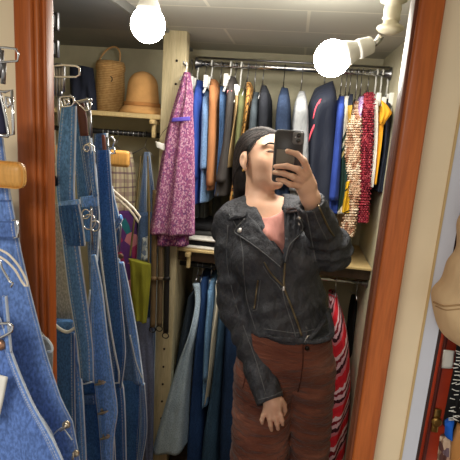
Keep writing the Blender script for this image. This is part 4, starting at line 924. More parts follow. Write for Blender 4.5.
# trunk
B.ell(P(268, 250, 1.44), (.125, .085, .16), .03)
B.cap(P(240, 216, 1.455), P(296, 214, 1.475), .046, .046, .04)
B.ell(P(284, 303, 1.40), (.096, .070, .14), .04)
hipc = P(285, 352, 1.36); B.ell(hipc, (.125, .085, .115), .04)
hl, hr_ = P(263, 372, 1.35), P(310, 372, 1.37)
kl, kr = np.array([-.020, 1.335, .36]), np.array([.153, 1.388, .36])
al, ar = np.array([kl[0]-.005, 1.39, FLOOR+.075]), np.array([kr[0]+.005, 1.41, FLOOR+.075])
for h0, k0, a0 in ((hl, kl, al), (hr_, kr, ar)):
    B.cap(h0, k0, .050, .042, .03); B.cap(k0, a0+np.array([0, -.01, .12]), .052, .048, .02); B.cap(a0+np.array([0, -.01, .12]), a0, .046, .034, .02)
    B.cap(a0+np.array([0, .01, -.035]), a0+np.array([-.005 if h0 is hl else .005, -.13, -.052]), .036, .022, .02)
# neck
B.cap(H(-.024, 0, -.045), P(261, 212, 1.468), .043, .050, .016)
B.cap(P(262, 208, 1.44), P(240, 214, 1.46), .028, .03, .04); B.cap(P(262, 208, 1.44), P(292, 210, 1.475), .028, .03, .04)
# arms
shl, ell_, wrl = P(229, 222, 1.45), P(236, 306, 1.41), P(271, 398, 1.235)
shr, elr, wrr = P(303, 222, 1.47), P(331, 250, 1.37), P(310, 197, 1.262)
B.cap(shl, ell_, .045, .036, .03); B.cap(ell_, wrl, .036, .024, .02)
B.cap(shr, elr, .045, .036, .03); B.cap(elr, wrr, .036, .024, .02)
# head
B.ell(H(-.012, 0, .034), Hr(.093, .074, .074), .03, R=RH)
B.ell(H(.032, 0, -.018), Hr(.062, .059, .080), .03, R=RH)
B.ell(H(.038, 0, -.066), Hr(.048, .043, .034), .025, R=RH)
B.ell(H(.076, 0, -.092), Hr(.019, .021, .016), .022, R=RH)
for sd in (-1, 1):
    B.ell(H(.054, .036*sd, -.022), Hr(.028, .026, .030), .02, R=RH)
    B.ell(H(.074, .028*sd, .030), Hr(.014, .030, .009), .014, R=RH)
    B.ell(H(.098, .031*sd, .010), Hr(.015, .019, .010), .010, sub=True, R=RH)
    B.ell(H(.072, .032*sd, .006), Hr(.0155, .018, .0125), .006, R=RH)
    e_ = (-.006, .074*sd, -.014)
    B.ell(H(e_[0], e_[1], e_[2]+.006), Hr(.021, .011, .027), .006, R=RH); B.ell(H(e_[0]+.005, e_[1]-.001*sd, e_[2]-.022), Hr(.009, .007, .012), .006, R=RH)
    B.ell(H(e_[0]+.003, e_[1]+.010*sd, e_[2]+.004), Hr(.010, .006, .015), .004, sub=True, R=RH)
B.cap(H(.088, 0, .012), H(.106, 0, -.024), .0075*HS, .0105*HS, .012)
for sd in (-1, 1): B.ell(H(.097, .011*sd, -.028), Hr(.010, .008, .0075), .006, R=RH)
B.ell(H(.090, 0, -.050), Hr(.013, .024, .0065), .006, R=RH); B.ell(H(.088, 0, -.061), Hr(.013, .020, .0075), .006, R=RH)
B.cap(H(.105, -.02, -.0555), H(.105, .02, -.0555), .002, .002, .003, sub=True)
# the raised hand holding the phone: palm behind its lower edge, four fingers wrapped over the back, thumb on the screen
FY = YP-.0165
def finger(pts, r0, r1, k=.004):
    n = len(pts)-1
    for i in range(n):
        ra = r0+(r1-r0)*i/n; rb2 = r0+(r1-r0)*(i+1)/n
        B.cap(pts[i], pts[i+1], ra, rb2, k)
palm0 = P(308, 190, 1.256)
B.cap(wrr, P(305, 186, 1.256), .024, .024, .015); B.cap(P(311, 185, 1.250), P(306, 172, 1.243), .016, .013, .012); B.cap(P(303, 188, 1.246), P(299, 180, 1.243), .017, .014, .012); B.cap(P(306, 180, 1.25), P(302, 182, 1.25), .018, .018, .012)
fing = [([P(308.5, 173, 1.232), P(304, 161, FY-.010), P(297, 154, FY-.004), P(287.5, 151, FY)], .0098, .0066),
        ([P(305, 177, 1.228), P(298, 169.5, FY-.014), P(287, 166, FY-.006), P(275.5, 166.5, FY+.001)], .0098, .0066),
        ([P(301, 181, 1.228), P(293, 177, FY-.013), P(284, 173.5, FY-.005), P(274, 172.5, FY+.001)], .0092, .0064),
        ([P(298, 186, 1.230), P(290, 184.5, FY-.010), P(284, 181, FY-.004), P(277.5, 179.5, FY+.001)], .0084, .0058)]
for pts, r0, r1 in fing: finger(pts, r0, r1)
finger([P(306, 186, 1.262), P(302, 178, 1.270), P(294, 170, 1.264), P(288, 163, 1.259)], .013, .008)
# the hanging hand, seen from its back
wl = np.array(wrl)
B.cap(wl, P(273, 403, 1.222), .024, .022, .012); B.cap(P(268, 406, 1.218), P(266.5, 411, 1.212), .014, .011, .010); B.cap(P(277, 404, 1.220), P(277.5, 410, 1.216), .014, .0115, .010); B.cap(P(272.5, 405, 1.216), P(272, 411, 1.212), .014, .012, .010)
hang = [([P(265.5, 410, 1.212), P(263.2, 415.5, 1.205), P(261.8, 420, 1.203), P(262.2, 423, 1.206)], .0080, .0052),
        ([P(269.5, 411.5, 1.209), P(269.6, 419, 1.200), P(270.5, 425, 1.198), P(271.6, 430, 1.203)], .0088, .0056),
        ([P(274, 411, 1.210), P(275.5, 418.5, 1.201), P(277, 424, 1.199), P(278, 429, 1.204)], .0088, .0056),
        ([P(278, 409.5, 1.214), P(280.6, 415.5, 1.206), P(282, 420.5, 1.204), P(282.6, 424.5, 1.209)], .0084, .0054)]
for pts, r0, r1 in hang: finger(pts, r0, r1)
finger([P(280.5, 400, 1.226), P(283.5, 404.5, 1.236), P(284.5, 410, 1.242), P(283.5, 414, 1.246)], .0105, .0068)
person, bvB = B.build('person', [M['skin']])
tag(person, 'person in black leather biker jacket and rust brown trousers holding up a phone', 'person')

# face details
def face_patch(name, pts, r, mat, off=.0, flat=1., n=12, label=None):
    mb = MB(); q = [onto(bvB, x, y, off, 1.42)[0] for x, y in spline(pts, n)]
    rr = [r*(.35+.65*math.sin(PI*(i+.6)/(n+.2))) for i in range(n)]
    mb.tube(q, rr, 8, flat=flat); return tag(mb.build(name, mat, person), label)
hairm = NT('hair_strands'); n_ = hairm.n('ShaderNodeTexNoise', i_Scale=90.0, i_Detail=4.0); hairm.l(hairm.coord('Object', (1, 1, .12)), n_.inputs['Vector'])
M['hair'] = hairm.out(hairm.ramp(n_.outputs[0], [(.35, lin((16, 14, 14))), (.7, lin((38, 32, 31)))]), .55, 0, .25); hairm.bump(n_.outputs[0], .4, .006)
def hface(a, b, c):
    """pixel-free: a point on the face in front of head point (a, b, c)"""
    o = Vector(H(a, b, c)); d = Vector(f_); h = bvB.ray_cast(o+d*.2, -d); return h[0] if h[0] is not None else o
def fline(name, pts, r, mat, off=.001, n=12, taper=True, flat=1., label=None):
    q = [hface(0, b, c)+Vector(f_)*off for b, c in spline(pts, n)]
    rr = [r*((.3+.7*math.sin(PI*(i+.8)/(n+.6))) if taper else 1) for i in range(n)]
    return tag(MB().tube(q, rr, 8, flat=flat).build(name, mat, person), label)
for sd in (-1, 1):
    fline('eyebrow', [(.011*sd, .031), (.026*sd, .036), (.042*sd, .035), (.053*sd, .028)], .0034, M['hair'], .0004)
    fline('eye', [(.017*sd, .0065), (.025*sd, .0088), (.034*sd, .0088), (.044*sd, .0072)], .0034, plain('eye_white_and_iris', (70, 50, 44), .2, 0, .5), -.0004)
    fline('eyelid', [(.014*sd, .0075), (.024*sd, .0120), (.035*sd, .0122), (.048*sd, .0085)], .0016, plain('lash_line', (36, 26, 24), .5), 0)
fline('upper_lip', [(-.021, -.053), (-.008, -.0490), (0, -.0505), (.008, -.0490), (.021, -.053)], .0056, M['lips'], -.0012)
fline('lower_lip', [(-.019, -.056), (0, -.0625), (.019, -.056)], .0064, M['lips'], -.0020)
MB().lathe([(0, 0), (.004, .001), (.0042, .003), (0, .005)], Vector(H(-.0, .080, -.046)), Vector(s_), 14).build('earring', M['brass'], person)
# hair: cap over the skull, cleared off the face, gathered behind the neck
hb = SDF((-.42, 1.36, 1.2), (.14, 1.72, 1.76), .0042)
hb.ell(H(-.016, 0, .035), Hr(.0965, .0785, .0785), .02, R=RH)
hb.ell(H(-.060, 0, -.012), Hr(.052, .068, .068), .03, R=RH)
Xg, Yg, Zg = hb.grid()
dx, dy, dz = Xg-HC[0], Yg-HC[1], Zg-HC[2]
la = (dx*f_[0]+dy*f_[1]+dz*f_[2])/HS; lb = (dx*s_[0]+dy*s_[1]+dz*s_[2])/HS; lc = (dx*u_[0]+dy*u_[1]+dz*u_[2])/HS
# hairline: high on the forehead, running down past the temple to behind the ear
line = np.where(lc > .030, .078+(lc-.078)*.95, .0324-np.clip(.030-lc, 0, .07)*1.15)
hb.f = np.maximum(hb.f, ((la-line)*.8*HS).astype(np.float32))
d_ear = np.sqrt(((la+.002)/.025)**2+((lb-.082)/.030)**2+((lc+.012)/.034)**2)-1
hb.f = np.maximum(hb.f, (-d_ear*.022).astype(np.float32))
hb.cap(H(-.070, .015, -.04), H(-.070, .02, -.085), .040, .034, .03)
for a, b_, r0, r1 in (((242, 176, 1.50), (240, 196, 1.51), .022, .018), ((240, 178, 1.52), (238, 203, 1.52), .018, .010), ((245, 180, 1.53), (243, 204, 1.53), .020, .014)):
    hb.cap(P(*a), P(*b_), r0, r1, .02)
hair, bvH = hb.build('hair', M['hair'], person)
tag(hair, 'dark hair drawn back behind the ear')
# combed strands lying on the hair, from the hairline to the nape
rnd = random.Random(3)
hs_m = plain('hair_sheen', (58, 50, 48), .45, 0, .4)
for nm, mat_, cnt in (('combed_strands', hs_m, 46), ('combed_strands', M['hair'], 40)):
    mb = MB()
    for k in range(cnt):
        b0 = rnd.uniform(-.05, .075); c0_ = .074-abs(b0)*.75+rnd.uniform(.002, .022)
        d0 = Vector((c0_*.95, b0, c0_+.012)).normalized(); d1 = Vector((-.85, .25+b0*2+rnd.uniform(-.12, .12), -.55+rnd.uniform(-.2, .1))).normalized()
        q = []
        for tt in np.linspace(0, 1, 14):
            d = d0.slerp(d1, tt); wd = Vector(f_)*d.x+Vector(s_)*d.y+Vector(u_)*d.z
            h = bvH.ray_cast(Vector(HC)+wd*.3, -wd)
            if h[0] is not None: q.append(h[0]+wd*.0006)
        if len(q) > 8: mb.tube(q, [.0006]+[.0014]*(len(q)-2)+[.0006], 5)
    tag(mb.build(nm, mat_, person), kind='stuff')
mb = MB()
for k in range(5):
    q = [hface(0, .066-.002*k, .045)+Vector(s_)*.004, hface(0, .071, .02-.004*k)+Vector(s_)*.004, Vector(H(.022-.003*k, .074, -.012-.006*k))]
    mb.tube(q, .0009, 5)
tag(mb.build('loose_strand', M['hair'], person), kind='stuff')

# ---------------------------------------------------------------- blouse
bl = SDF((-.25, 1.2, .95), (.2, 1.56, 1.42), .005)
bl.ell(P(268, 250, 1.44), (.131, .093, .17), .03); bl.cap(P(242, 219, 1.455), P(294, 217, 1.475), .047, .047, .04)
bl.ell(P(283, 303, 1.40), (.114, .083, .14), .04)
bl.cap(P(262, 214, 1.43), P(268, 236, 1.36), .030, .03, .03)
Xg, Yg, Zg = bl.grid(); pc = P(264, 196, 1.40)
bl.f += .0035*np.sin(Xg*95+Zg*60+2*np.sin(Zg*55)).astype(np.float32)
nk = np.sqrt(((Xg-pc[0])/.072)**2+((Yg-1.43)/.12)**2+((Zg-pc[2])/.072)**2)-1
bl.f = np.maximum(bl.f, (-nk*.07).astype(np.float32))
bm_ = fabric('dusty_pink_crinkle', (206, 146, 136), .1, 40, (1, 1, .5), .8)
blouse, bvBl = bl.build('blouse', bm_, person)
tag(blouse, 'dusty pink crinkled blouse')

# ---------------------------------------------------------------- jacket
LT = NT('black_leather_worn'); oc = LT.coord('Object')
n_ = LT.n('ShaderNodeTexNoise', i_Scale=16.0, i_Detail=7.0, i_Roughness=.6); LT.l(oc, n_.inputs['Vector'])
n2 = LT.n('ShaderNodeTexNoise', i_Scale=45.0, i_Detail=6.0); LT.l(LT.coord('Object', (1, 1, .6)), n2.inputs['Vector'])
lc_ = LT.ramp(n_.outputs[0], [(.3, lin((44, 45, 50))), (.55, lin((58, 60, 66))), (.8, lin((80, 82, 88)))])
LT.bump(n2.outputs[0], .8, .02); M['leather'] = LT.out(lc_, .62, 0, .4)
M['seamgrey'] = plain('grey_seam', (96, 98, 100), .6); M['zip'] = plain('aged_zip', (120, 108, 84), .35, .8); M['snap'] = plain('snap_silver', (214, 210, 204), .25, .6)
lo, hi = (-.42, 1.06, .42), (.42, 1.68, 1.46)
T = SDF(lo, hi, .0045)
T.ell(P(272, 250, 1.435), (.142, .112, .165), .03)
T.cap(P(237, 218, 1.455), P(299, 216, 1.475), .058, .058, .04)
T.ell(P(284, 300, 1.395), (.128, .110, .14), .05); T.ell(P(288, 330, 1.37), (.143, .118, .10), .05)
T.ell(P(300, 262, 1.36), (.06, .05, .06), .05); T.ell(P(252, 262, 1.36), (.06, .05, .06), .05)
T.cap(P(248, 206, 1.47), P(242, 214, 1.46), .03, .04, .04); T.cap(P(286, 206, 1.485), P(294, 212, 1.475), .03, .04, .04)
Xg, Yg, Zg = T.grid()
zc = P(292, 345, 1.25)[2]
T.f = np.maximum(T.f, (zc-Zg+.03*(Xg-.05)).astype(np.float32))
T.f += ((.0045*np.sin(Zg*42+Xg*25+1.5*np.sin(Xg*30))+.0025*np.sin(Zg*80-Xg*60+2*np.sin(Zg*23)))*np.clip((1.3-Zg)*4, 0, 1)).astype(np.float32)
# neckline: a V open down to the zip, over the blouse
a_, b_, c_ = np.array(P(251, 204, 1.34)), np.array(P(283, 204, 1.34)), np.array(P(285, 262, 1.30))
def edge_d(p, q):
    ex, ez = q[0]-p[0], q[2]-p[2]; l = math.hypot(ex, ez); return ((Xg-p[0])*ez-(Zg-p[2])*ex)/l
vd = np.maximum(np.maximum(edge_d(b_, c_), edge_d(c_, a_)), -10)
if vd[np.argmin(abs(T.lo[0]+T.vox*np.arange(T.n[0])-(a_[0]+b_[0])/2)), 0, np.argmin(abs(T.lo[2]+T.vox*np.arange(T.n[2])-a_[2]))] > 0: vd = np.maximum(-edge_d(b_, c_), -edge_d(c_, a_))
wedge = np.maximum(vd, Yg-1.46)
nc = P(264, 200, 1.465)
ncyl = np.sqrt(((Xg-nc[0])/.057)**2+((Yg-nc[1])/.060)**2)*.058-.058
ncyl = np.maximum(ncyl, (nc[2]-.03)-Zg)
T.f = np.maximum(T.f, -np.minimum(wedge, ncyl).astype(np.float32))
A = SDF(lo, hi, .0045)
A.cap(P(231, 224, 1.45), P(236, 304, 1.41), .062, .053, .04); A.cap(P(236, 304, 1.41), P(270, 400, 1.235), .053, .043, .03)
A.ell(P(236, 304, 1.42), (.055, .055, .06), .03)
Xg, Yg, Zg = A.grid()
ax_ = np.array(P(271, 399, 1.235))-np.array(P(236, 304, 1.41)); ax_ /= np.linalg.norm(ax_); pe = np.array(P(271.5, 401, 1.235))
pl = (Xg-pe[0])*ax_[0]+(Yg-pe[1])*ax_[1]+(Zg-pe[2])*ax_[2]
A.f = np.maximum(A.f, pl.astype(np.float32)); A.f += ((.004*np.sin(pl*70+Xg*40+2*np.sin(Xg*50))+.002*np.sin(pl*150-Xg*90))*np.clip(-pl*6, 0, 1)).astype(np.float32)
A.cap(np.array(pe)+ax_*.03, np.array(pe)-ax_*.02, .030, .030, .006, sub=True)
A2 = SDF(lo, hi, .0045)
A2.cap(P(302, 226, 1.47), P(331, 249, 1.37), .062, .058, .04); A2.cap(P(331, 249, 1.37), P(309, 200, 1.262), .056, .041, .03)
ax2 = np.array(P(309, 199, 1.262))-np.array(P(331, 249, 1.37)); ax2 /= np.linalg.norm(ax2); pe2 = np.array(P(310, 202, 1.264))
pl2 = (Xg-pe2[0])*ax2[0]+(Yg-pe2[1])*ax2[1]+(Zg-pe2[2])*ax2[2]
A2.f = np.maximum(A2.f, np.where(Yg < 1.33, pl2, -1).astype(np.float32)); A2.f += ((.0045*np.sin(pl2*65+Zg*50+2*np.sin(Zg*40))+.002*np.sin(pl2*140-Xg*90))*np.clip(-pl2*6, 0, 1)).astype(np.float32)
A2.cap(pe2+ax2*.03, pe2-ax2*.02, .029, .029, .006, sub=True)
def smin(a, b, k): h = np.clip(.5+.5*(a-b)/k, 0, 1); return a*(1-h)+b*h-k*h*(1-h)
T.f = smin(smin(T.f, A.f, .018), A2.f, .018)
jk, bvJ = T.build('jacket', M['leather'], person)
tag(jk, 'black worn leather biker jacket')
def jseam(name, pts, r, mat, label=None, n=18, bv=None): return seam(name, pts, bv or bvJ, r, mat, jk, n, None, label)
# lapels and collar
LP = M['leather']
patch('lapel', [(247, 220), (236.5, 231), (243, 238), (262, 252), (281, 268)], [(249, 217), (256, 222), (264, 233), (274, 246), (284, 262)], bvJ, LP, jk, .003, .006, 18, 8, 'left lapel folded back')
patch('lapel', [(287.5, 213), (286, 226), (285.5, 240), (285, 252), (284.5, 262)], [(294, 213), (303, 217), (306, 226), (297, 238), (287, 262)], bvJ, LP, jk, .003, .006, 18, 8, 'right lapel folded back')
# collar: a band that stands round the neck and folds outwards, its two leaves ending in points
def collar(th=.006):
    C0 = Vector(P(263, 204, 1.468)); rows = []; n = 40; m = 7
    dwn = lambda x, y, up: onto(bvJ, x, y, up, 1.42)[0]
    for i in range(n+1):
        a = math.radians(-152+304*i/n)            # 0 points to the back
        fr_ = abs(a)/math.radians(152)
        d = Vector((math.sin(a), math.cos(a), 0)); side = 1 if a > 0 else -1
        top = C0+d*(.062+.002*fr_)+Vector((0, 0, .030-.030*fr_**2.5)); 
        out = C0+d*(.088+.020*fr_**3)+Vector((0, 0, -.018-.012*fr_))
        if fr_ > .55:                              # the leaves lie on the chest
            k = (fr_-.55)/.45; k = k*k*(3-2*k)
            tgt = dwn(231+(-2)*k, 211+9*k, .012) if side < 0 else dwn(299+4*k, 203+9*k, .012)
            tin = dwn(246, 219, .011) if side < 0 else dwn(290, 213, .011)
            out = out.lerp(tgt, k); 
            if fr_ > .8:
                kk = (fr_-.8)/.2; top = top.lerp(tin, kk*.85)
        inn = C0+d*.058+Vector((0, 0, -.03)) if fr_ < .8 else top-Vector((0, 0, .012))
        mid = (top+out)/2+(d*.6+Vector((0, 0, .5)))*.012
        prof = [inn, top-d*.003-Vector((0, 0, .004)), top, top+d*.004+Vector((0, 0, -.002)), mid, out.lerp(mid, .2), out, out-d*th-Vector((0, 0, th*.6))]
        rows.append(prof)
    vs = [p for r in rows for p in r]; k = len(rows[0]); fs = []
    for i in range(n):
        for j in range(k-1): fs.append((i*k+j, i*k+j+1, (i+1)*k+j+1, (i+1)*k+j))
        fs.append((i*k+k-1, i*k, (i+1)*k, (i+1)*k+k-1))
    fs += [tuple(range(k)), tuple(range(n*k, n*k+k))[::-1]]
    return obj('collar', vs, fs, LP, jk)
collar()
for pts in ([(247, 220), (237, 231), (243, 238), (262, 252), (281, 267)], [(303, 217), (306, 226), (300, 235), (290, 246), (286, 262)]):
    seam('edge_stitching', pts, bvJ, .0016, M['seamgrey'], jk, 24, .0125)
for x, y in ((242, 231.5), (298.5, 225)):
    p, nn = onto(bvJ, x, y, .010); MB().lathe([(0, 0), (.0085, 0), (.009, .002), (.006, .005), (0, .006)], p, nn, 18).build('snap_button', M['snap'], jk)
MB().lathe([(0, 0), (.004, 0), (.004, .003), (0, .004)], onto(bvJ, 302, 215.5, .011)[0], (0, -1, 0), 14).build('snap_button', M['snap'], jk)
# zips, seams, pockets
jseam('front_zip', [(285, 263), (284, 286), (290, 303), (297, 322), (301.5, 336)], .0034, M['zip'], 'brass toned zip')
jseam('placket_seam', [(282, 288), (286, 305), (292, 323), (296, 337)], .0016, M['seamgrey'])
jseam('flap_seam', [(264, 262), (270, 272), (277, 280), (283, 286)], .0026, M['zip'])
jseam('flap_seam', [(263, 266), (270, 277), (277, 284), (281, 290)], .0013, M['seamgrey'])
MB().box(*sum(([v-.0035, v+.0035] if k == 0 else ([v-.004, v+.002] if k == 1 else [v-.011, v+.003]) for k, v in enumerate(onto(bvJ, 284, 287, .006)[0])), []), .0015).build('zip_pull', M['snap'], jk)
jseam('pocket_zip', [(258, 280), (256.5, 293), (254.5, 309)], .0030, M['zip'], 'slanted pocket zip')
jseam('pocket_seam', [(260.5, 280), (259, 293), (257, 309), (252.5, 311)], .0012, M['seamgrey'])
jseam('side_seam', [(243, 262), (247, 300), (256, 330)], .0014, M['seamgrey'])
jseam('armhole_seam', [(229, 214), (239, 232), (243, 255), (243, 275)], .0016, M['seamgrey'])
jseam('armhole_seam', [(306, 210), (309, 225), (313, 245), (316, 262)], .0016, M['seamgrey'])
jseam('sleeve_seam', [(228, 225), (227, 262), (236, 305), (254, 355), (266, 395)], .0013, M['seamgrey'])
jseam('sleeve_zip', [(316, 200), (322, 214), (329, 229), (334, 236)], .0030, M['zip'], 'zip on the raised sleeve')
jseam('sleeve_seam', [(312, 205), (318, 222), (327, 240)], .0013, M['seamgrey'])
jseam('hem_seam', [(264, 329), (280, 331), (297, 333), (318, 328), (329, 323)], .0014, M['seamgrey'])
jseam('cuff_seam', [(258.5, 400), (266, 398), (275, 395), (283, 391)], .0014, M['seamgrey'])
# belt
patch('belt', [(266, 334), (280, 336.5), (294, 338), (305, 338), (318, 336), (331, 330)], [(266.5, 340), (280, 342), (294, 343), (305, 343.5), (318, 341.5), (331, 337)], bvJ, LP, jk, .004, .005, 20, 4, 'belt along the hem')
MB().tube([onto(bvJ, x, y, .012, 1.25)[0] for x, y in ((303, 342), (306, 336), (309, 334.5), (305, 341))], .0022, 8, closed=True).build('belt_buckle', M['snap'], jk)
q = [onto(bvJ, x, y, .014, 1.27)[0] for x, y in ((307, 338), (315, 329), (322, 318), (326, 311))]+[V(328.5, 313, 1.30), V(331.5, 325, 1.29), V(332, 333, 1.28), V(328, 338, 1.26), V(316, 341.5, 1.255), V(306, 341, 1.25)]
tag(MB().tube([tuple(v) for v in spline([tuple(v) for v in q], 40)], .0085, 8, flat=.5).build('belt_tail', LP, jk), 'loose end of the belt looped at the side')

# ---------------------------------------------------------------- trousers
TR = NT('rust_corduroy'); n_ = TR.n('ShaderNodeTexNoise', i_Scale=8.0, i_Detail=6.0); TR.l(TR.coord('Object', (.6, .6, 2.2)), n_.inputs['Vector'])
rc_ = TR.ramp(n_.outputs[0], [(.3, lin((94, 54, 44))), (.5, lin((120, 72, 57))), (.72, lin((150, 98, 80)))])
n2 = TR.n('ShaderNodeTexNoise', i_Scale=26.0, i_Detail=4.0); TR.l(TR.coord('Object', (.4, .4, 2.0)), n2.inputs['Vector']); TR.bump(n2.outputs[0], 1.0, .025)
TR.b.inputs['Sheen Weight'].default_value = .15
M['trousers'] = TR.out(rc_, .9, 0, .15)
tr = SDF((-.3, 1.06, FLOOR), (.36, 1.62, 1.05), .005)
tr.ell(P(285, 348, 1.365), (.149, .112, .13), .04)
tr.cap(P(263, 372, 1.35), (P(259, 460, 1.33)), .094, .092, .03); tr.cap(P(311, 366, 1.38), P(309, 462, 1.385), .080, .063, .012)
el, er = np.array(P(259, 460, 1.33)), np.array(P(309, 462, 1.385))
tr.cap(el, np.array([el[0]-.01, 1.36, FLOOR+.06]), .092, .098, .012); tr.cap(er, np.array([er[0]+.01, 1.40, FLOOR+.06]), .063, .090, .012)
Xg, Yg, Zg = tr.grid()
tr.f += ((.0030*np.sin(Zg*105+Xg*46+2.6*np.sin(Xg*27+Zg*9))+.0026*np.sin(Zg*210-Xg*70+3*np.sin(Xg*41)))*np.clip((1.0-Zg)*2, 0, 1)).astype(np.float32)
tr.f = np.maximum(tr.f, (FLOOR+.03-Zg).astype(np.float32)); tr.ell(P(288, 322, 1.38), (.116, .102, .09), .05)
tr.f = np.maximum(tr.f, (Zg-.99).astype(np.float32))
trs, bvT = tr.build('trousers', M['trousers'], person)
tag(trs, 'rust brown wide corduroy trousers')
seam('fly_seam', [(303, 345), (303, 360), (301, 378), (298, 392)], bvT, .0018, fabric('dark_rust_thread', (74, 40, 32), .1), trs)
seam('pocket_seam', [(244, 356), (246, 372), (243, 388)], bvT, .0016, bpy.data.materials['dark_rust_thread'], trs)
MB().lathe([(0, 0), (.007, 0), (.007, .003), (0, .004)], onto(bvT, 307, 348, .001)[0], (0, -1, 0), 14).build('button', M['darkmetal'], trs)
# shoes
sho = plain('black_shoe', (30, 28, 28), .4)
for a0, sg in ((al, -1), (ar, 1)):
    sd_ = SDF(tuple(a0+np.array([-.09, -.24, -.09])), tuple(a0+np.array([.09, .12, .06])), .005)
    sd_.cap(a0+np.array([0, .015, -.03]), a0+np.array([.006*sg, -.135, -.045]), .043, .034, .03)
    zz = sd_.grid()[2]; sd_.f = np.maximum(sd_.f, (FLOOR+.001-zz).astype(np.float32))
    sd_.build('shoe', sho, person)

# ---------------------------------------------------------------- phone
pc = [V(273.5, 129, YP), V(303, 131, YP), V(302, 183.5, YP), V(273, 182, YP)]
cen = (pc[0]+pc[1]+pc[2]+pc[3])/4; hx_ = ((pc[1]-pc[0])+(pc[2]-pc[3]))/4; hz_ = ((pc[0]-pc[3])+(pc[1]-pc[2]))/4
ex = hx_.normalized(); ez = (hz_-ex*hz_.dot(ex)).normalized(); ey = ez.cross(ex); W2, H2 = hx_.length, hz_.length
MP = Matrix((ex, ey, ez)).transposed().to_4x4(); MP.translation = cen
def rrect(w2, h2, r, y0, y1, n=8, bev=.0015):
    mb = MB(); ring = []
    for k, (sx_, sz_) in enumerate(((1, 1), (-1, 1), (-1, -1), (1, -1))):
        for j in range(n+1):
            a = PI/2*(k+j/n); ring.append((sx_*(w2-r)+r*math.cos(a), sz_*(h2-r)+r*math.sin(a)))
    m = len(ring); vs = []; fs = []
    for y, ins in ((y0, bev), (y0+bev, 0), (y1-bev, 0), (y1, bev)):
        for x, z in ring: vs.append(MP @ Vector((x*(1-ins/w2), y, z*(1-ins/h2))))
    for i in range(3):
        for j in range(m): fs.append((i*m+j, i*m+(j+1) % m, (i+1)*m+(j+1) % m, (i+1)*m+j))
    fs += [tuple(range(m))[::-1], tuple(range(3*m, 4*m))]
    return mb.add(vs, fs)
ph = empty('phone', cen-ez*H2, 'black smartphone in a grey edged case held up before the face', 'phone')
rrect(W2, H2, .010, -.005, .005).build('case', plain('phone_case_edge', (92, 92, 94), .45), ph)
rrect(W2-.0028, H2-.0028, .008, -.0056, -.004).build('back', plain('phone_back', (52, 51, 54), .35), ph)
rrect(W2-.003, H2-.003, .008, .004, .0056).build('screen', plain('phone_screen', (12, 12, 14), .1), ph)
def sub(mb_fn): return mb_fn
cx, cz = W2-.0165, H2-.0195
MPs = MP.copy(); MP = MP @ Matrix.Translation((cx, 0, cz)); rrect(.0132, .0160, .006, -.0082, -.004).build('camera_bump', plain('camera_bump', (112, 112, 114), .3), ph); MP = MPs
for dz in (.0066, -.0066):
    MB().lathe([(0, .0), (.0052, 0), (.0055, .0008), (.0055, .002), (0, .002)], MP @ Vector((cx+.0022, -.0082, cz+dz)), -ey, 22).build('lens', plain('lens_glass', (14, 14, 18), .08, 0, .8), ph)
MB().lathe([(0, 0), (.0017, 0), (.0017, .0012), (0, .0012)], MP @ Vector((cx-.006, -.0082, cz+.002)), -ey, 14).build('flash', M['whiteplastic'], ph)
MP = MPs @ Matrix.Translation((-.006, 0, -.006)); rrect(.024, .024, .001, -.0062, -.005, bev=.0003).build('grey_square', plain('grey_square_tone', (120, 114, 104), .5), ph); MP = MPs  # flat grey square on the back of the phone

# ================================================================ RIGHT OF THE FRAME: coat, cabinet side and small things
tn = fabric('beige_twill', (202, 172, 132), .07, 25, (1, 1, .6), .8)
YC = .60
cb = SDF((.17, .40, 1.10), (.62, .80, 1.80), .004)
cb.ell(P(472, 306, YC), (.046, .05, .050), .02); cb.cap(P(545, 170, YC), P(560, 420, YC), .055, .085, .03); cb.cap(P(518, 185, YC), P(500, 222, YC), .042, .040, .03); cb.cap(P(500, 222, YC), P(474, 295, YC), .040, .040, .02); cb.cap(P(462, 322, YC), P(482, 334, YC), .026, .024, .02)
Xg, Yg, Zg = cb.grid(); cb.f += (.0022*np.sin(Zg*110+Xg*140)*1.).astype(np.float32)
coat, bvC = cb.build('hanging_coat', tn); tag(coat, 'beige twill coat sleeve hanging at the right edge beyond the frame', 'coat')
q = Vector(P(545, 150, YC))
MB().tube([q+Vector((0, 0, -.03)), q+Vector((0, 0, .05)), q+Vector((.012, 0, .062)), q+Vector((.016, 0, .078)), q+Vector((.004, 0, .09)), q+Vector((-.010, 0, .085))], .0025, 8).build('hook', M['steel'], coat)
seam('sleeve_seam', [(434, 302), (444, 306), (460, 305)], bvC, .0012, fabric('tan_thread', (160, 128, 90), .1), coat, fb=.56)
seam('sleeve_seam', [(436, 306), (446, 310), (460, 309)], bvC, .0008, bpy.data.materials['tan_thread'], coat, fb=.56)
YK = .70
t = NT('red_lacquer'); n_ = t.n('ShaderNodeTexNoise', i_Scale=14.0, i_Detail=6.0); t.l(t.coord('Object'), n_.inputs['Vector'])
M['redlac'] = t.out(t.ramp(n_.outputs[0], [(.3, lin((158, 48, 26))), (.62, lin((190, 66, 36))), (.8, lin((206, 96, 58)))]), .4)
kx0, kx1 = at(421, 460, YK)[0], .72
kb = empty('cabinet', ((kx0+kx1)/2, YK+.1, FLOOR), 'red lacquered old cabinet standing beyond the pale door post', 'cabinet')
kz = at(440, 318, YK)[2]
MB().box(kx0, kx1, YK, YK+.3, FLOOR, kz+.1, .004).build('body', M['redlac'], kb)
MB().box(kx0, kx0+.006, YK-.004, YK, FLOOR, kz+.1, .002).build('edge_strip', plain('dark_red_strip', (92, 28, 18), .45), kb)
p0, p1 = V(430, 430, YK), V(441, 408, YK)
lk = MB().box(p0.x, p1.x, YK-.006, YK, p0.z, p1.z, .002).build('lock_plate', M['brass'], kb); tag(lk, 'brass lock plate')
pm = (p0+p1)/2
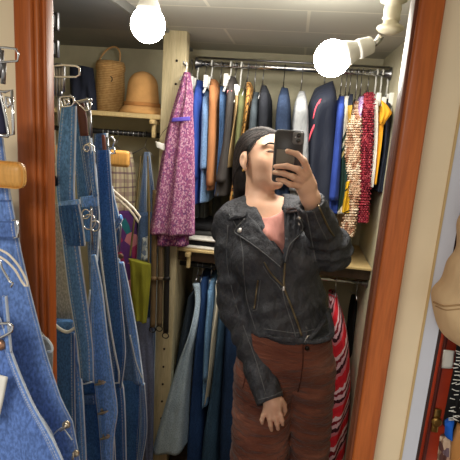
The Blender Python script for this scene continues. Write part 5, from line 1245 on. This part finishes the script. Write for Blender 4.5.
MB().lathe([(.008, 0), (.008, .003), (.0055, .005), (.0045, .005)], (pm.x, YK-.006, pm.z), (0, -1, 0), 20).build('keyhole_ring', M['brass'], lk)
MB().lathe([(0, 0), (.0045, 0), (.0045, .0012), (0, .0012)], (pm.x, YK-.006, pm.z), (0, -1, 0), 16).build('keyhole', M['hole'], lk)
Y2 = YK-.012
tag(cloth('paper_tag', [(443.5, 350), (442.5, 358), (441.5, 368)], [(455, 351), (454, 359), (453, 368)], Y2, M['paper'], th=.003, folds=(1, .0004), rows=6, cols=6), 'white paper tag stuck on the red cabinet', 'tag')
# black cord braid with pale stitches
t = NT('black_braid'); wv = t.n('ShaderNodeTexWave', i_Scale=22.0, i_Distortion=1.5); wv.bands_direction = 'DIAGONAL'; t.l(t.coord('Object'), wv.inputs['Vector'])
bk = cloth('fringed_scarf', [(457, 340, Y2-.01), (455, 365, Y2-.02), (449, 395, Y2-.02), (443, 425, Y2-.01)], [(480, 340, Y2-.01), (480, 365, Y2-.02), (476, 395, Y2-.02), (460, 430, Y2-.01)], Y2, fabric('black_knit_scarf', (26, 26, 28), .3, 60), th=.03, folds=(3, .004)); tag(bk, 'black knitted scarf with pale flecks in front of the red cabinet', 'scarf')
rnd = random.Random(8); mb = MB()
for k in range(46):
    y = 346+rnd.random()*74; x = 456-(y-346)*.14+rnd.random()*14; p = V(x, y, Y2-.034); a = rnd.uniform(-.3, .6)
    mb.tube([p, p+Vector((.007*math.cos(a), -.001, .007*math.sin(a)))], .0007, 5)
tag(mb.build('fleck', M['whiteplastic'], bk), 'short pale yarn ends', kind='stuff')
tag(cloth('blue_pouch', [(445, 424), (445, 436)], [(454, 420), (453, 436)], Y2-.03, fabric('bright_blue_cloth', (30, 96, 200), .15, 20), th=.02, folds=(1, .002), rows=10, cols=8), 'bright blue cloth pouch below the black scarf', 'pouch')
tag(cloth('orange_card', [(454, 420), (453, 433)], [(470, 418), (469, 433)], Y2-.02, bands('orange_white', [(226, 150, 80), (232, 210, 180), (60, 90, 160), (226, 150, 80)], 1.5), th=.006, folds=(1, .0008), rows=8, cols=8), 'orange and white printed card at the right edge beside the blue pouch', 'card')
tag(cloth('print_scarf', [(440, 437), (438, 450), (436, 475)], [(458, 437), (456, 450), (452, 475)], Y2-.02, speckle('brown_cream_print', (150, 118, 98), [(206, 180, 156), (96, 64, 60), (190, 150, 130), (120, 100, 110)], 110), th=.02, folds=(2, .003), rows=12), 'brown and cream printed scarf hanging below the blue pouch', 'scarf')
tag(cloth('tan_bag', [(458, 432), (453, 446), (450, 475)], [(490, 425), (490, 446), (490, 475)], Y2-.05, plain('tan_bag_leather', (206, 146, 84), .5), th=.06, folds=(1, .003), rows=12), 'tan leather bag at the lower right corner of the photo', 'bag')

# ---------------------------------------------------------------- put every mesh thing's origin at its base
bpy.context.view_layer.update()
for o in [o for o in COL.objects if o.type == 'MESH' and o.parent is None and o.get('kind') != 'structure']:
    c = recenter(o); Mt = Matrix.Translation(-c); o.data.transform(Mt); o.location = c
    for ch in o.children: ch.matrix_parent_inverse = Mt @ ch.matrix_parent_inverse if False else Matrix.Translation(-c)
bpy.context.view_layer.update()
